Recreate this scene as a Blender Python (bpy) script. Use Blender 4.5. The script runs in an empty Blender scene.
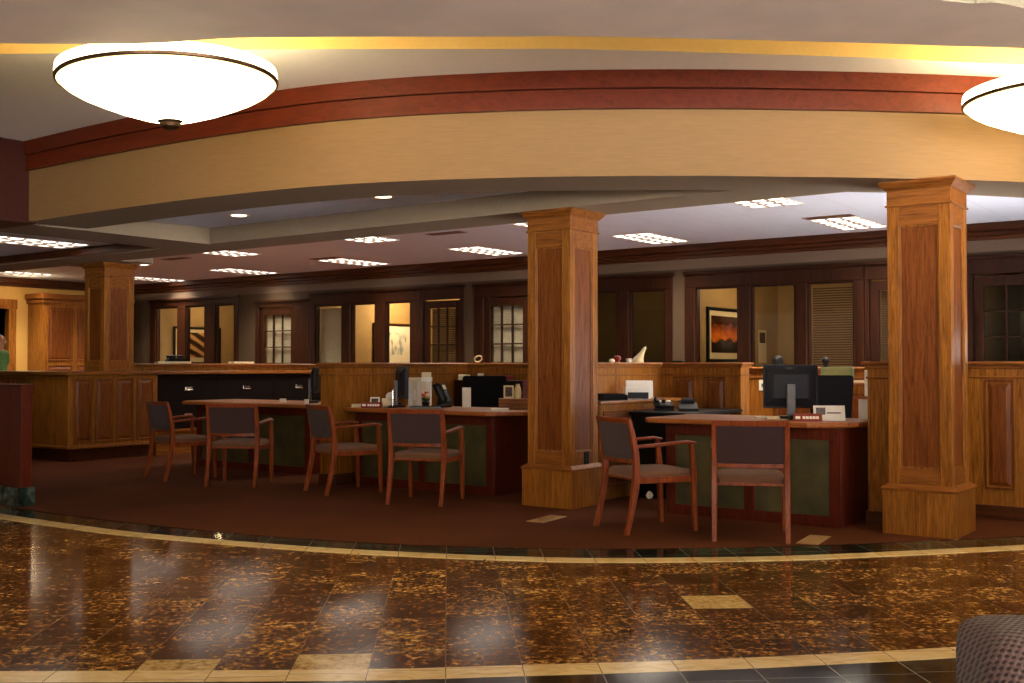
import bpy, bmesh, math, random
from mathutils import Vector, Matrix
random.seed(7)
SC = bpy.context.scene
COL = SC.collection
R = math.radians

# ------------------------------------------------------------------ materials
def srgb(r, g, b):
    def f(c):
        c /= 255.0
        return c/12.92 if c <= 0.04045 else ((c+0.055)/1.055)**2.4
    return (f(r), f(g), f(b), 1.0)

def new_mat(name):
    m = bpy.data.materials.new(name); m.use_nodes = True
    nt = m.node_tree; nt.nodes.clear()
    out = nt.nodes.new('ShaderNodeOutputMaterial')
    return m, nt, out

def N(nt, t, **kw):
    n = nt.nodes.new(t)
    for k, v in kw.items(): setattr(n, k, v)
    return n

def ramp(nt, stops):
    r = N(nt, 'ShaderNodeValToRGB'); e = r.color_ramp.elements
    e[0].position, e[0].color = stops[0]
    e[1].position, e[1].color = stops[-1]
    for p, c in stops[1:-1]:
        x = e.new(p); x.color = c
    return r

def plain(name, col, rough=0.5, metal=0.0, noise=0.12, nscale=30, bump=0.0, spec=0.5):
    m, nt, out = new_mat(name); L = nt.links.new
    b = N(nt, 'ShaderNodeBsdfPrincipled'); L(b.outputs[0], out.inputs[0])
    b.inputs['Roughness'].default_value = rough; b.inputs['Metallic'].default_value = metal
    b.inputs['Specular IOR Level'].default_value = spec
    tc = N(nt, 'ShaderNodeTexCoord'); nz = N(nt, 'ShaderNodeTexNoise')
    nz.inputs['Scale'].default_value = nscale; nz.inputs['Detail'].default_value = 4
    L(tc.outputs['Object'], nz.inputs['Vector'])
    d = tuple(c*(1-noise) for c in col[:3])+(1,); u = tuple(min(1, c*(1+noise)) for c in col[:3])+(1,)
    r = ramp(nt, [(0.3, d), (0.7, u)]); L(nz.outputs[0], r.inputs[0]); L(r.outputs[0], b.inputs['Base Color'])
    if bump:
        bp = N(nt, 'ShaderNodeBump'); bp.inputs['Strength'].default_value = bump; bp.inputs['Distance'].default_value = 0.004
        L(nz.outputs[0], bp.inputs['Height']); L(bp.outputs[0], b.inputs['Normal'])
    return m

def wood(name, dark, light, axis='z', rough=0.33, scale=1.0, coat=0.02, spec=0.2):
    m, nt, out = new_mat(name); L = nt.links.new
    b = N(nt, 'ShaderNodeBsdfPrincipled'); L(b.outputs[0], out.inputs[0])
    b.inputs['Roughness'].default_value = rough; b.inputs['Specular IOR Level'].default_value = spec; b.inputs['Coat Weight'].default_value = coat; b.inputs['Coat Roughness'].default_value = 0.15
    tc = N(nt, 'ShaderNodeTexCoord'); mp = N(nt, 'ShaderNodeMapping')
    s = {'x': (0.9, 14, 14), 'y': (14, 0.9, 14), 'z': (14, 14, 0.9)}[axis]
    mp.inputs['Scale'].default_value = tuple(v*scale for v in s)
    L(tc.outputs['Object'], mp.inputs['Vector'])
    n1 = N(nt, 'ShaderNodeTexNoise'); n1.inputs['Scale'].default_value = 1.6; n1.inputs['Detail'].default_value = 6; n1.inputs['Distortion'].default_value = 1.2
    n2 = N(nt, 'ShaderNodeTexNoise'); n2.inputs['Scale'].default_value = 9; n2.inputs['Detail'].default_value = 3
    L(mp.outputs[0], n1.inputs['Vector']); L(mp.outputs[0], n2.inputs['Vector'])
    mx = N(nt, 'ShaderNodeMath', operation='MULTIPLY_ADD'); mx.inputs[1].default_value = 0.35
    L(n2.outputs[0], mx.inputs[0]); L(n1.outputs[0], mx.inputs[2])
    mid = tuple((a+c)/2 for a, c in zip(dark, light))
    r = ramp(nt, [(0.45, dark), (0.66, mid), (0.9, light)]); L(mx.outputs[0], r.inputs[0]); L(r.outputs[0], b.inputs['Base Color'])
    bp = N(nt, 'ShaderNodeBump'); bp.inputs['Strength'].default_value = 0.08; bp.inputs['Distance'].default_value = 0.002
    L(n2.outputs[0], bp.inputs['Height']); L(bp.outputs[0], b.inputs['Normal'])
    return m

def emit(name, col, s):
    m, nt, out = new_mat(name)
    e = N(nt, 'ShaderNodeEmission'); e.inputs[0].default_value = col; e.inputs[1].default_value = s
    nt.links.new(e.outputs[0], out.inputs[0]); return m

def glass(name, tint=(0.85, 0.85, 0.82, 1), refl=1.5):
    m, nt, out = new_mat(name); L = nt.links.new
    t = N(nt, 'ShaderNodeBsdfTransparent'); t.inputs[0].default_value = tint
    g = N(nt, 'ShaderNodeBsdfGlossy'); g.inputs['Roughness'].default_value = 0.02
    f = N(nt, 'ShaderNodeFresnel'); f.inputs[0].default_value = refl
    mx = N(nt, 'ShaderNodeMixShader'); ge = N(nt, 'ShaderNodeNewGeometry'); mu = N(nt, 'ShaderNodeMath', operation='MULTIPLY'); iv = N(nt, 'ShaderNodeMath', operation='SUBTRACT'); iv.inputs[0].default_value = 1.0; L(ge.outputs['Backfacing'], iv.inputs[1]); L(iv.outputs[0], mu.inputs[0]); L(f.outputs[0], mu.inputs[1]); L(mu.outputs[0], mx.inputs[0]); L(t.outputs[0], mx.inputs[1]); L(g.outputs[0], mx.inputs[2])
    L(mx.outputs[0], out.inputs[0]); return m

def wallpaper(name, col, rough=0.6, sc=1.0, amount=0.14):
    """paper with a fine horizontal grain"""
    m, nt, out = new_mat(name); L = nt.links.new
    b = N(nt, 'ShaderNodeBsdfPrincipled'); L(b.outputs[0], out.inputs[0]); b.inputs['Roughness'].default_value = rough
    b.inputs['Specular IOR Level'].default_value = 0.25
    tc = N(nt, 'ShaderNodeTexCoord'); mp = N(nt, 'ShaderNodeMapping'); mp.inputs['Scale'].default_value = (3*sc, 3*sc, 70*sc)
    L(tc.outputs['Object'], mp.inputs['Vector'])
    nz = N(nt, 'ShaderNodeTexNoise'); nz.inputs['Scale'].default_value = 1.0; nz.inputs['Detail'].default_value = 5
    L(mp.outputs[0], nz.inputs['Vector'])
    r = ramp(nt, [(0.35, tuple(c*(1-amount) for c in col[:3])+(1,)), (0.65, tuple(min(1, c*(1+amount)) for c in col[:3])+(1,))])
    L(nz.outputs[0], r.inputs[0]); L(r.outputs[0], b.inputs['Base Color'])
    return m

TILE_A = R(39.6)
def marble(name, stops, tiles=True, rough=0.07, light_tiles=(), vscale=1.0, joint=(0.16, 0.12, 0.08, 1), spec=0.5, flecks=False):
    m, nt, out = new_mat(name); L = nt.links.new
    b = N(nt, 'ShaderNodeBsdfPrincipled'); L(b.outputs[0], out.inputs[0])
    b.inputs['Roughness'].default_value = rough; b.inputs['Specular IOR Level'].default_value = spec; b.inputs['Specular Tint'].default_value = (1.0, 0.82, 0.56, 1)
    tc = N(nt, 'ShaderNodeTexCoord'); rot = N(nt, 'ShaderNodeVectorRotate', rotation_type='Z_AXIS'); rot.inputs['Angle'].default_value = -TILE_A
    L(tc.outputs['Object'], rot.inputs['Vector'])
    sc = N(nt, 'ShaderNodeVectorMath', operation='SCALE'); sc.inputs['Scale'].default_value = 1/0.305; L(rot.outputs[0], sc.inputs[0])
    sep = N(nt, 'ShaderNodeSeparateXYZ'); L(sc.outputs[0], sep.inputs[0])
    def M(op, a, bb=None, c=None):
        n = N(nt, 'ShaderNodeMath', operation=op)
        for i, v in enumerate((a, bb, c)):
            if v is None: continue
            if isinstance(v, (int, float)): n.inputs[i].default_value = v
            else: L(v, n.inputs[i])
        return n.outputs[0]
    X = M('ADD', sep.outputs[0], 0.02)
    cx = M('FLOOR', X)
    Y = M('ADD', M('MULTIPLY_ADD', cx, -0.08, sep.outputs[1]), 0.6)
    cy = M('FLOOR', Y)
    cv = N(nt, 'ShaderNodeCombineXYZ'); L(cx, cv.inputs[0]); L(cy, cv.inputs[1])
    wn = N(nt, 'ShaderNodeTexWhiteNoise', noise_dimensions='2D'); L(cv.outputs[0], wn.inputs['Vector'])
    off = N(nt, 'ShaderNodeVectorMath', operation='MULTIPLY_ADD')
    off.inputs[1].default_value = (37, 37, 37)
    L(wn.outputs['Color'], off.inputs[0]); L(sc.outputs[0], off.inputs[2])
    st = N(nt, 'ShaderNodeMapping'); st.inputs['Scale'].default_value = (0.8*vscale, 1.5*vscale, 1); L(off.outputs[0], st.inputs['Vector'])
    n1 = N(nt, 'ShaderNodeTexNoise'); n1.inputs['Scale'].default_value = 2.2; n1.inputs['Detail'].default_value = 9; n1.inputs['Roughness'].default_value = 0.68; n1.inputs['Distortion'].default_value = 1.4
    n2 = N(nt, 'ShaderNodeTexNoise'); n2.inputs['Scale'].default_value = 0.7; n2.inputs['Detail'].default_value = 3
    L(st.outputs[0], n1.inputs['Vector']); L(sc.outputs[0], n2.inputs['Vector'])
    tone = M('MULTIPLY_ADD', wn.outputs['Value'], 0.12, -0.06)
    v = M('ADD', M('ADD', n1.outputs[0], tone), M('MULTIPLY_ADD', n2.outputs[0], 0.22, -0.11))
    if flecks:
        n3 = N(nt, 'ShaderNodeTexNoise'); n3.inputs['Scale'].default_value = 10.0; n3.inputs['Detail'].default_value = 6; n3.inputs['Roughness'].default_value = 0.7; L(off.outputs[0], n3.inputs['Vector'])
        n4 = N(nt, 'ShaderNodeTexNoise'); n4.inputs['Scale'].default_value = 1.7; n4.inputs['Detail'].default_value = 4; L(off.outputs[0], n4.inputs['Vector'])
        v = M('ADD', M('ADD', M('MULTIPLY', n3.outputs[0], 1.0), M('MULTIPLY', n4.outputs[0], 0.35)), M('ADD', M('MULTIPLY_ADD', wn.outputs['Value'], 0.08, -0.04), -0.2))
    r = ramp(nt, stops); L(v, r.inputs[0])
    colr = r.outputs[0]
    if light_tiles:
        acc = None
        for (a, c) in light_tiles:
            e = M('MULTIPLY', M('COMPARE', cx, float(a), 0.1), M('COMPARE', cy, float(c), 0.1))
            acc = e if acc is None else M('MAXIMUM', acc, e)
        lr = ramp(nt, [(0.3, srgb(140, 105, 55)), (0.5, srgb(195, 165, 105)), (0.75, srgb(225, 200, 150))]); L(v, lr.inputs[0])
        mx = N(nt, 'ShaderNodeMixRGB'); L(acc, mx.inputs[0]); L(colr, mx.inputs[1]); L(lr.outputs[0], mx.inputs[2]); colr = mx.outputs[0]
    if tiles:
        fx = M('ABSOLUTE', M('SUBTRACT', M('FRACT', X), 0.5)); fy = M('ABSOLUTE', M('SUBTRACT', M('FRACT', Y), 0.5))
        g = M('GREATER_THAN', M('MAXIMUM', fx, fy), 0.4935)
        mx = N(nt, 'ShaderNodeMixRGB'); L(g, mx.inputs[0]); L(colr, mx.inputs[1]); mx.inputs[2].default_value = joint; colr = mx.outputs[0]
    L(colr, b.inputs['Base Color'])
    return m

def carpet_mat():
    m, nt, out = new_mat('carpet'); L = nt.links.new
    b = N(nt, 'ShaderNodeBsdfPrincipled'); L(b.outputs[0], out.inputs[0]); b.inputs['Roughness'].default_value = 0.95; b.inputs['Specular IOR Level'].default_value = 0.1
    tc = N(nt, 'ShaderNodeTexCoord'); n1 = N(nt, 'ShaderNodeTexNoise'); n1.inputs['Scale'].default_value = 160; n1.inputs['Detail'].default_value = 2
    n2 = N(nt, 'ShaderNodeTexNoise'); n2.inputs['Scale'].default_value = 1.3; n2.inputs['Detail'].default_value = 4
    L(tc.outputs['Object'], n1.inputs['Vector']); L(tc.outputs['Object'], n2.inputs['Vector'])
    a = N(nt, 'ShaderNodeMath', operation='MULTIPLY_ADD'); a.inputs[1].default_value = 0.5; L(n2.outputs[0], a.inputs[0]); L(n1.outputs[0], a.inputs[2])
    r = ramp(nt, [(0.45, srgb(60, 29, 13)), (1.0, srgb(92, 48, 24))]); L(a.outputs[0], r.inputs[0]); L(r.outputs[0], b.inputs['Base Color'])
    bp = N(nt, 'ShaderNodeBump'); bp.inputs['Strength'].default_value = 0.4; bp.inputs['Distance'].default_value = 0.004; L(n1.outputs[0], bp.inputs['Height']); L(bp.outputs[0], b.inputs['Normal'])
    return m

def weave_mat(name, c1, c2, scale):
    m, nt, out = new_mat(name); L = nt.links.new
    b = N(nt, 'ShaderNodeBsdfPrincipled'); L(b.outputs[0], out.inputs[0]); b.inputs['Roughness'].default_value = 0.85; b.inputs['Specular IOR Level'].default_value = 0.2
    b.inputs['Sheen Weight'].default_value = 0.15
    tc = N(nt, 'ShaderNodeTexCoord'); mp = N(nt, 'ShaderNodeMapping'); mp.inputs['Scale'].default_value = (scale, scale, scale*1.25)
    mp.inputs['Rotation'].default_value = (0, R(24), 0)
    L(tc.outputs['Object'], mp.inputs['Vector'])
    sp = N(nt, 'ShaderNodeSeparateXYZ'); L(mp.outputs[0], sp.inputs[0])
    def S(x):
        n = N(nt, 'ShaderNodeMath', operation='SINE'); L(x, n.inputs[0]); return n.outputs[0]
    yz = N(nt, 'ShaderNodeMath', operation='ADD'); L(sp.outputs[1], yz.inputs[0]); L(sp.outputs[2], yz.inputs[1])
    mu = N(nt, 'ShaderNodeMath', operation='MULTIPLY'); L(S(sp.outputs[0]), mu.inputs[0]); L(S(yz.outputs[0]), mu.inputs[1])
    r = ramp(nt, [(0.08, c1), (0.42, c2)]); L(mu.outputs[0], r.inputs[0]); L(r.outputs[0], b.inputs['Base Color'])
    bp = N(nt, 'ShaderNodeBump'); bp.inputs['Strength'].default_value = 0.6; bp.inputs['Distance'].default_value = 0.004; bp.invert = True
    L(mu.outputs[0], bp.inputs['Height']); L(bp.outputs[0], b.inputs['Normal'])
    return m

def ceil_tile_mat(name, col):
    m, nt, out = new_mat(name); L = nt.links.new
    b = N(nt, 'ShaderNodeBsdfPrincipled'); L(b.outputs[0], out.inputs[0]); b.inputs['Roughness'].default_value = 0.85; b.inputs['Specular IOR Level'].default_value = 0.1
    tc = N(nt, 'ShaderNodeTexCoord'); br = N(nt, 'ShaderNodeTexBrick'); br.offset = 0.0
    br.inputs['Scale'].default_value = 1.0; br.inputs['Brick Width'].default_value = 0.61; br.inputs['Row Height'].default_value = 1.22
    br.inputs['Mortar Size'].default_value = 0.006
    br.inputs['Color1'].default_value = col; br.inputs['Color2'].default_value = tuple(c*0.97 for c in col[:3])+(1,); br.inputs['Mortar'].default_value = tuple(c*0.82 for c in col[:3])+(1,)
    L(tc.outputs['Object'], br.inputs['Vector']); L(br.outputs[0], b.inputs['Base Color'])
    return m

OAK_Z = wood('oak_upright', srgb(94, 48, 11), srgb(161, 104, 38), 'z', scale=2.2)
OAK_PANEL = wood('oak_panel_veneer', srgb(78, 35, 8), srgb(127, 70, 25), 'z', rough=0.38, scale=2.2)
OAK_X = wood('oak_level', srgb(89, 43, 10), srgb(148, 91, 34), 'x', scale=2, rough=0.5, coat=0)
OAK_Y = wood('oak_level_deep', srgb(88, 43, 9), srgb(146, 89, 33), 'y', scale=2)
MAHOG_X = wood('mahogany_level', srgb(73, 21, 9), srgb(123, 48, 23), 'x', rough=0.28)
MAHOG_Z = wood('mahogany_upright', srgb(55, 15, 6), srgb(94, 32, 13), 'z', rough=0.4, spec=0.2, coat=0, scale=2)
DARKM = wood('dark_mahogany_bulkhead', srgb(44, 14, 8), srgb(62, 22, 12), 'x', rough=0.5, coat=0)
CROWN = wood('mahogany_crown', srgb(78, 25, 7), srgb(101, 38, 13), 'x', rough=0.45, scale=1.0, spec=0.2, coat=0)
DARKW_X = wood('dark_trim_level', srgb(46, 21, 8), srgb(84, 42, 16), 'x', rough=0.4, spec=0.2, coat=0)
DARKW_Z = wood('dark_trim_upright', srgb(24, 9, 3), srgb(53, 24, 7), 'z', rough=0.4, spec=0.2, coat=0)
CHERRY = wood('cherry_chair_wood', srgb(96, 39, 18), srgb(147, 73, 37), 'z', rough=0.3, scale=2, coat=0.1)
DESKTOP = wood('desk_top_cherry', srgb(118, 60, 22), srgb(176, 104, 46), 'x', rough=0.38, coat=0.0, spec=0.25, scale=2)
FASCIA = wallpaper('tan_grasscloth', srgb(130, 99, 60), sc=2.2, amount=0.07)
CEILPAPER = wallpaper('taupe_ceiling_paper', srgb(226, 204, 188), amount=0.05)
COVEGLOW = plain('gold_cove_paint', srgb(216, 186, 112), 0.7, noise=0.03)  # gold tint carries part of the warm lamp glow on the cove
DOMEP = plain('dome_paint', srgb(150, 136, 112), 0.85, noise=0.03)
SOFFIT = plain('brown_soffit_paint', srgb(143, 125, 101), 0.8, noise=0.04)
LOBBYCEIL = plain('lobby_ceiling_paint', srgb(247, 244, 243), 0.8, noise=0.02)
OFFCEIL = ceil_tile_mat('office_ceiling_tile', srgb(220, 228, 242))
TAN = plain('tan_wall_paint', srgb(161, 132, 86), 0.75, noise=0.05, nscale=8)
TAUPE = plain('taupe_wall_band', srgb(98, 78, 61), 0.8, noise=0.04)
BACKTAN = plain('brown_tan_wall_paint', srgb(64, 45, 22), 0.8, noise=0.05)
PALE = plain('pale_lobby_paint', srgb(226, 214, 196), 0.8, noise=0.03)  # kept pale so the unseen walls bounce more light upward
YELLOWWALL = plain('ochre_wall_paint', srgb(196, 152, 76), 0.75, noise=0.05)
BROWNM = marble('brown_marble', [(0.28, srgb(30, 18, 9)), (0.40, srgb(68, 41, 19)), (0.49, srgb(98, 62, 29)), (0.56, srgb(132, 94, 46)), (0.62, srgb(180, 142, 78)), (0.70, srgb(230, 200, 136))],
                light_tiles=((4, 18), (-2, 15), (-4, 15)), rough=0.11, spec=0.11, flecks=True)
GREENM = marble('dark_green_marble', rough=0.1, spec=0.25, stops= [(0.35, srgb(14, 16, 12)), (0.52, srgb(32, 36, 28)), (0.6, srgb(52, 58, 44)), (0.68, srgb(96, 98, 76)), (0.8, srgb(40, 42, 32))], joint=(0.3, 0.27, 0.22, 1))
GREENP = marble('green_plinth_marble', [(0.35, srgb(10, 19, 18)), (0.55, srgb(28, 47, 43)), (0.68, srgb(79, 93, 85)), (0.8, srgb(24, 38, 33))], tiles=False)
CREAMM = marble('cream_marble', stops= [(0.3, srgb(206, 170, 106)), (0.5, srgb(232, 204, 146)), (0.75, srgb(244, 224, 178))], joint=(0.2, 0.13, 0.06, 1), rough=0.12)
CARPET = carpet_mat()
FABRIC = weave_mat('plum_chair_fabric', srgb(70, 46, 46), srgb(46, 27, 29), 700)
FABRIC2 = weave_mat('tan_seat_fabric', srgb(126, 86, 62), srgb(92, 60, 44), 700)
LOUNGE = weave_mat('mauve_woven_upholstery', srgb(112, 88, 82), srgb(58, 42, 42), 440)
OLIVE = plain('olive_slate_panel', srgb(65, 59, 28), 0.55, noise=0.45, nscale=5)
BLACK = plain('black_plastic', srgb(18, 17, 18), 0.45, spec=0.15)
GREYP = plain('graphite_plastic', srgb(34, 34, 39), 0.45, spec=0.15)
GREYL = plain('pale_grey_plastic', srgb(104, 105, 108), 0.4, spec=0.3)
BLACKFAB = plain('black_chair_cloth', srgb(18, 16, 18), 0.9, bump=0.3, nscale=200, spec=0.1)
BLACKLAM = plain('black_laminate', srgb(13, 12, 13), 0.3, spec=0.2)
FILEBLK = plain('black_file_steel', srgb(18, 12, 10), 0.4, spec=0.15)
CHROME = plain('polished_steel', srgb(210, 205, 195), 0.2, metal=1.0)
BRASS = plain('aged_brass', srgb(170, 130, 70), 0.3, metal=1.0)
BRONZE = plain('dark_bronze', srgb(70, 48, 30), 0.35, metal=0.8)
WHITE = plain('white_card', srgb(232, 226, 214), 0.7, noise=0.03)
CREAM = plain('cream_paper', srgb(224, 208, 170), 0.7, noise=0.04)
IVORY = plain('ivory_ceramic', srgb(220, 200, 150), 0.35, noise=0.06)
REDP = plain('maroon_plate', srgb(120, 24, 20), 0.35)
ORANGE = plain('orange_petals', srgb(222, 96, 34), 0.7)
YELLOW = plain('yellow_paper', srgb(226, 176, 40), 0.7)
LEAF = plain('dark_leaf', srgb(34, 48, 22), 0.6)
GREENBOX = plain('olive_file_box', srgb(92, 98, 66), 0.6)
PHOTO = plain('dark_photo_print', srgb(70, 46, 38), 0.4, noise=0.8, nscale=40)
DARKRED = plain('dark_red_photo', srgb(98, 34, 30), 0.4, noise=0.9, nscale=60)
SKIN = plain('skin', srgb(196, 140, 104), 0.6)
SHIRT = plain('green_shirt', srgb(86, 132, 72), 0.85)
TROUSER = plain('dark_trousers', srgb(38, 34, 34), 0.85)
HAIR = plain('dark_hair', srgb(36, 24, 16), 0.7)
BLINDP = plain('pale_blind', srgb(188, 178, 158), 0.7)
BLINDB = plain('brown_blind', srgb(67, 45, 25), 0.6)
OUTLETP = plain('brass_floor_plate', srgb(176, 140, 92), 0.35, metal=0.3)
VENT = plain('brown_vent_metal', srgb(116, 84, 62), 0.5)
GLASS = glass('window_glass')
def bowl_glass():
    m, nt, out = new_mat('glowing_bowl_glass'); L = nt.links.new; e = N(nt, 'ShaderNodeEmission'); L(e.outputs[0], out.inputs[0])
    tc = N(nt, 'ShaderNodeTexCoord'); sp = N(nt, 'ShaderNodeSeparateXYZ'); L(tc.outputs['Object'], sp.inputs[0])
    cv = N(nt, 'ShaderNodeCombineXYZ'); L(sp.outputs[0], cv.inputs[0]); L(sp.outputs[1], cv.inputs[1])
    ln = N(nt, 'ShaderNodeVectorMath', operation='LENGTH'); L(cv.outputs[0], ln.inputs[0])
    r = ramp(nt, [(0.30, (1.0, 0.86, 0.58, 1)), (0.56, (0.62, 0.48, 0.25, 1)), (0.615, (0.30, 0.215, 0.085, 1)), (0.626, (0.9, 0.74, 0.44, 1))]); L(ln.outputs['Value'], r.inputs[0]); L(r.outputs[0], e.inputs[0])
    e.inputs[1].default_value = 11.5; return m      # brightest at the bulb, dimmer towards the rim
BOWL = bowl_glass()
LENS = emit('troffer_lens', (1.0, 0.90, 0.78, 1), 4.5)
BULB = emit('downlight_lamp', (1.0, 0.78, 0.48, 1), 9.0)
LOUVERG = plain('louver_grey', srgb(120, 100, 84), 0.5)
LOUVER = plain('white_louver', srgb(226, 216, 200), 0.4)
# art prints
def art(name, build):
    m, nt, out = new_mat(name); L = nt.links.new
    b = N(nt, 'ShaderNodeBsdfPrincipled'); L(b.outputs[0], out.inputs[0]); b.inputs['Roughness'].default_value = 0.25
    tc = N(nt, 'ShaderNodeTexCoord'); build(nt, L, tc, b); return m
def sunset(nt, L, tc, b):
    sp = N(nt, 'ShaderNodeSeparateXYZ'); L(tc.outputs['Generated'], sp.inputs[0])
    nz = N(nt, 'ShaderNodeTexNoise'); nz.inputs['Scale'].default_value = 5; L(tc.outputs['Generated'], nz.inputs['Vector'])
    a = N(nt, 'ShaderNodeMath', operation='MULTIPLY_ADD'); a.inputs[1].default_value = 0.4; L(nz.outputs[0], a.inputs[0]); L(sp.outputs[2], a.inputs[2])
    r = ramp(nt, [(0.3, srgb(18, 12, 12)), (0.52, srgb(40, 18, 12)), (0.6, srgb(230, 120, 30)), (0.85, srgb(150, 64, 20)), (1.0, srgb(60, 26, 14))]); L(a.outputs[0], r.inputs[0]); L(r.outputs[0], b.inputs['Base Color'])
def streaks(nt, L, tc, b):
    w = N(nt, 'ShaderNodeTexWave'); w.inputs['Scale'].default_value = 1.6; w.inputs['Distortion'].default_value = 2.5; L(tc.outputs['Generated'], w.inputs['Vector'])
    w.bands_direction = 'DIAGONAL'
    r = ramp(nt, [(0.35, srgb(48, 26, 14)), (0.6, srgb(120, 74, 34)), (0.8, srgb(206, 160, 96))]); L(w.outputs[0], r.inputs[0]); L(r.outputs[0], b.inputs['Base Color'])
def sketch(nt, L, tc, b):
    mp = N(nt, 'ShaderNodeMapping'); mp.inputs['Scale'].default_value = (7, 7, 2.2); L(tc.outputs['Generated'], mp.inputs['Vector'])
    nz = N(nt, 'ShaderNodeTexNoise'); nz.inputs['Scale'].default_value = 1.0; L(mp.outputs[0], nz.inputs['Vector'])
    r = ramp(nt, [(0.36, srgb(150, 156, 164)), (0.46, srgb(206, 204, 196)), (0.56, srgb(236, 232, 220))]); L(nz.outputs[0], r.inputs[0]); L(r.outputs[0], b.inputs['Base Color'])
ART_SUN, ART_STREAK, ART_SKETCH = art('sunset_print', sunset), art('amber_print', streaks), art('grey_print', sketch)

# ------------------------------------------------------------------ mesh builder
class MB:
    def __init__(s): s.bm = bmesh.new(); s.M = Matrix.Identity(4)
    def at(s, x=0, y=0, z=0, rz=0): s.M = Matrix.Translation((x, y, z)) @ Matrix.Rotation(rz, 4, 'Z'); return s
    def v(s, p): return s.bm.verts.new(s.M @ Vector(p))
    def face(s, vs):
        try: return s.bm.faces.new(vs)
        except ValueError: return None
    def box(s, x0, x1, y0, y1, z0, z1, bev=0.0, seg=1):
        vs = [s.v(p) for p in ((x0, y0, z0), (x1, y0, z0), (x1, y1, z0), (x0, y1, z0), (x0, y0, z1), (x1, y0, z1), (x1, y1, z1), (x0, y1, z1))]
        fs = [s.face([vs[i] for i in q]) for q in ((0, 3, 2, 1), (4, 5, 6, 7), (0, 1, 5, 4), (1, 2, 6, 5), (2, 3, 7, 6), (3, 0, 4, 7))]
        if bev:
            es = {e for f in fs for e in f.edges}
            bmesh.ops.bevel(s.bm, geom=list(es), offset=bev, segments=seg, affect='EDGES', profile=0.6)
        return s
    def frustum(s, c0, z0, hx0, hy0, z1, hx1, hy1, c1=None):
        """square-section solid tapering from (hx0,hy0) at z0 to (hx1,hy1) at z1"""
        c1 = c1 or c0
        vs = [s.v((c0[0]+a*hx0, c0[1]+b*hy0, z0)) for a, b in ((-1, -1), (1, -1), (1, 1), (-1, 1))]+[s.v((c1[0]+a*hx1, c1[1]+b*hy1, z1)) for a, b in ((-1, -1), (1, -1), (1, 1), (-1, 1))]
        for q in ((0, 3, 2, 1), (4, 5, 6, 7), (0, 1, 5, 4), (1, 2, 6, 5), (2, 3, 7, 6), (3, 0, 4, 7)): s.face([vs[i] for i in q])
        return s
    def prism(s, poly, z0, z1, bev=0.0):
        a = [s.v((x, y, z0)) for x, y in poly]; b = [s.v((x, y, z1)) for x, y in poly]; n = len(poly)
        fs = [s.face(a[::-1]), s.face(b)]+[s.face([a[i], a[(i+1) % n], b[(i+1) % n], b[i]]) for i in range(n)]
        if bev:
            es = list({e for f in fs[:2] for e in f.edges})
            bmesh.ops.bevel(s.bm, geom=es, offset=bev, segments=2, affect='EDGES', profile=0.6)
        return s
    def lathe(s, prof, seg=24, c=(0, 0, 0), cap=False):
        rings = []
        for r, z in prof:
            if r < 1e-5: rings.append([s.v((c[0], c[1], c[2]+z))])
            else: rings.append([s.v((c[0]+r*math.cos(2*math.pi*k/seg), c[1]+r*math.sin(2*math.pi*k/seg), c[2]+z)) for k in range(seg)])
        for A, B in zip(rings, rings[1:]):
            for k in range(seg):
                k2 = (k+1) % seg
                if len(A) == 1 and len(B) == 1: continue
                if len(A) == 1: s.face([A[0], B[k], B[k2]])
                elif len(B) == 1: s.face([A[k], A[k2], B[0]][::1])
                else: s.face([A[k], A[k2], B[k2], B[k]])
        if cap:
            for Rg in (rings[0], rings[-1]):
                if len(Rg) > 2: s.face(Rg)
        return s
    def loft(s, secs):
        """closed sections (lists of points) skinned one to the next, ends capped"""
        rs = [[s.v(p) for p in sec] for sec in secs]; n = len(rs[0])
        for A, B in zip(rs, rs[1:]):
            for k in range(n): s.face([A[k], A[(k+1) % n], B[(k+1) % n], B[k]])
        s.face(rs[0][::-1]); s.face(rs[-1]); return s
    def post(s, pts, sizes, ch=0.25):
        """upright bar: a chamfered rectangle carried through pts"""
        secs = []
        for (x, y, z), (w, d) in zip(pts, sizes):
            c = min(w, d)*ch
            secs.append([(x+a, y+b, z) for a, b in ((-w+c, -d), (w-c, -d), (w, -d+c), (w, d-c), (w-c, d), (-w+c, d), (-w, d-c), (-w, -d+c))])
        return s.loft(secs)
    def tube(s, pts, r, seg=8):
        pts = [Vector(p) for p in pts]; secs = []
        rr = r if isinstance(r, (list, tuple)) else [r]*len(pts)
        for i, p in enumerate(pts):
            d = (pts[min(i+1, len(pts)-1)]-pts[max(i-1, 0)]).normalized()
            up = Vector((0, 0, 1)) if abs(d.z) < 0.9 else Vector((1, 0, 0))
            a = d.cross(up).normalized(); b = a.cross(d)
            secs.append([p+(a*math.cos(2*math.pi*k/seg)+b*math.sin(2*math.pi*k/seg))*rr[i] for k in range(seg)])
        return s.loft(secs)
    def build(s, name, mat, parent=None, smooth=False):
        bmesh.ops.recalc_face_normals(s.bm, faces=s.bm.faces)
        me = bpy.data.meshes.new(name); s.bm.to_mesh(me); s.bm.free(); me.materials.append(mat)
        if smooth:
            for p in me.polygons: p.use_smooth = True
        o = bpy.data.objects.new(name, me); COL.objects.link(o)
        if parent: o.parent = parent
        if smooth: me.set_sharp_from_angle(angle=R(40))
        return o

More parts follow.
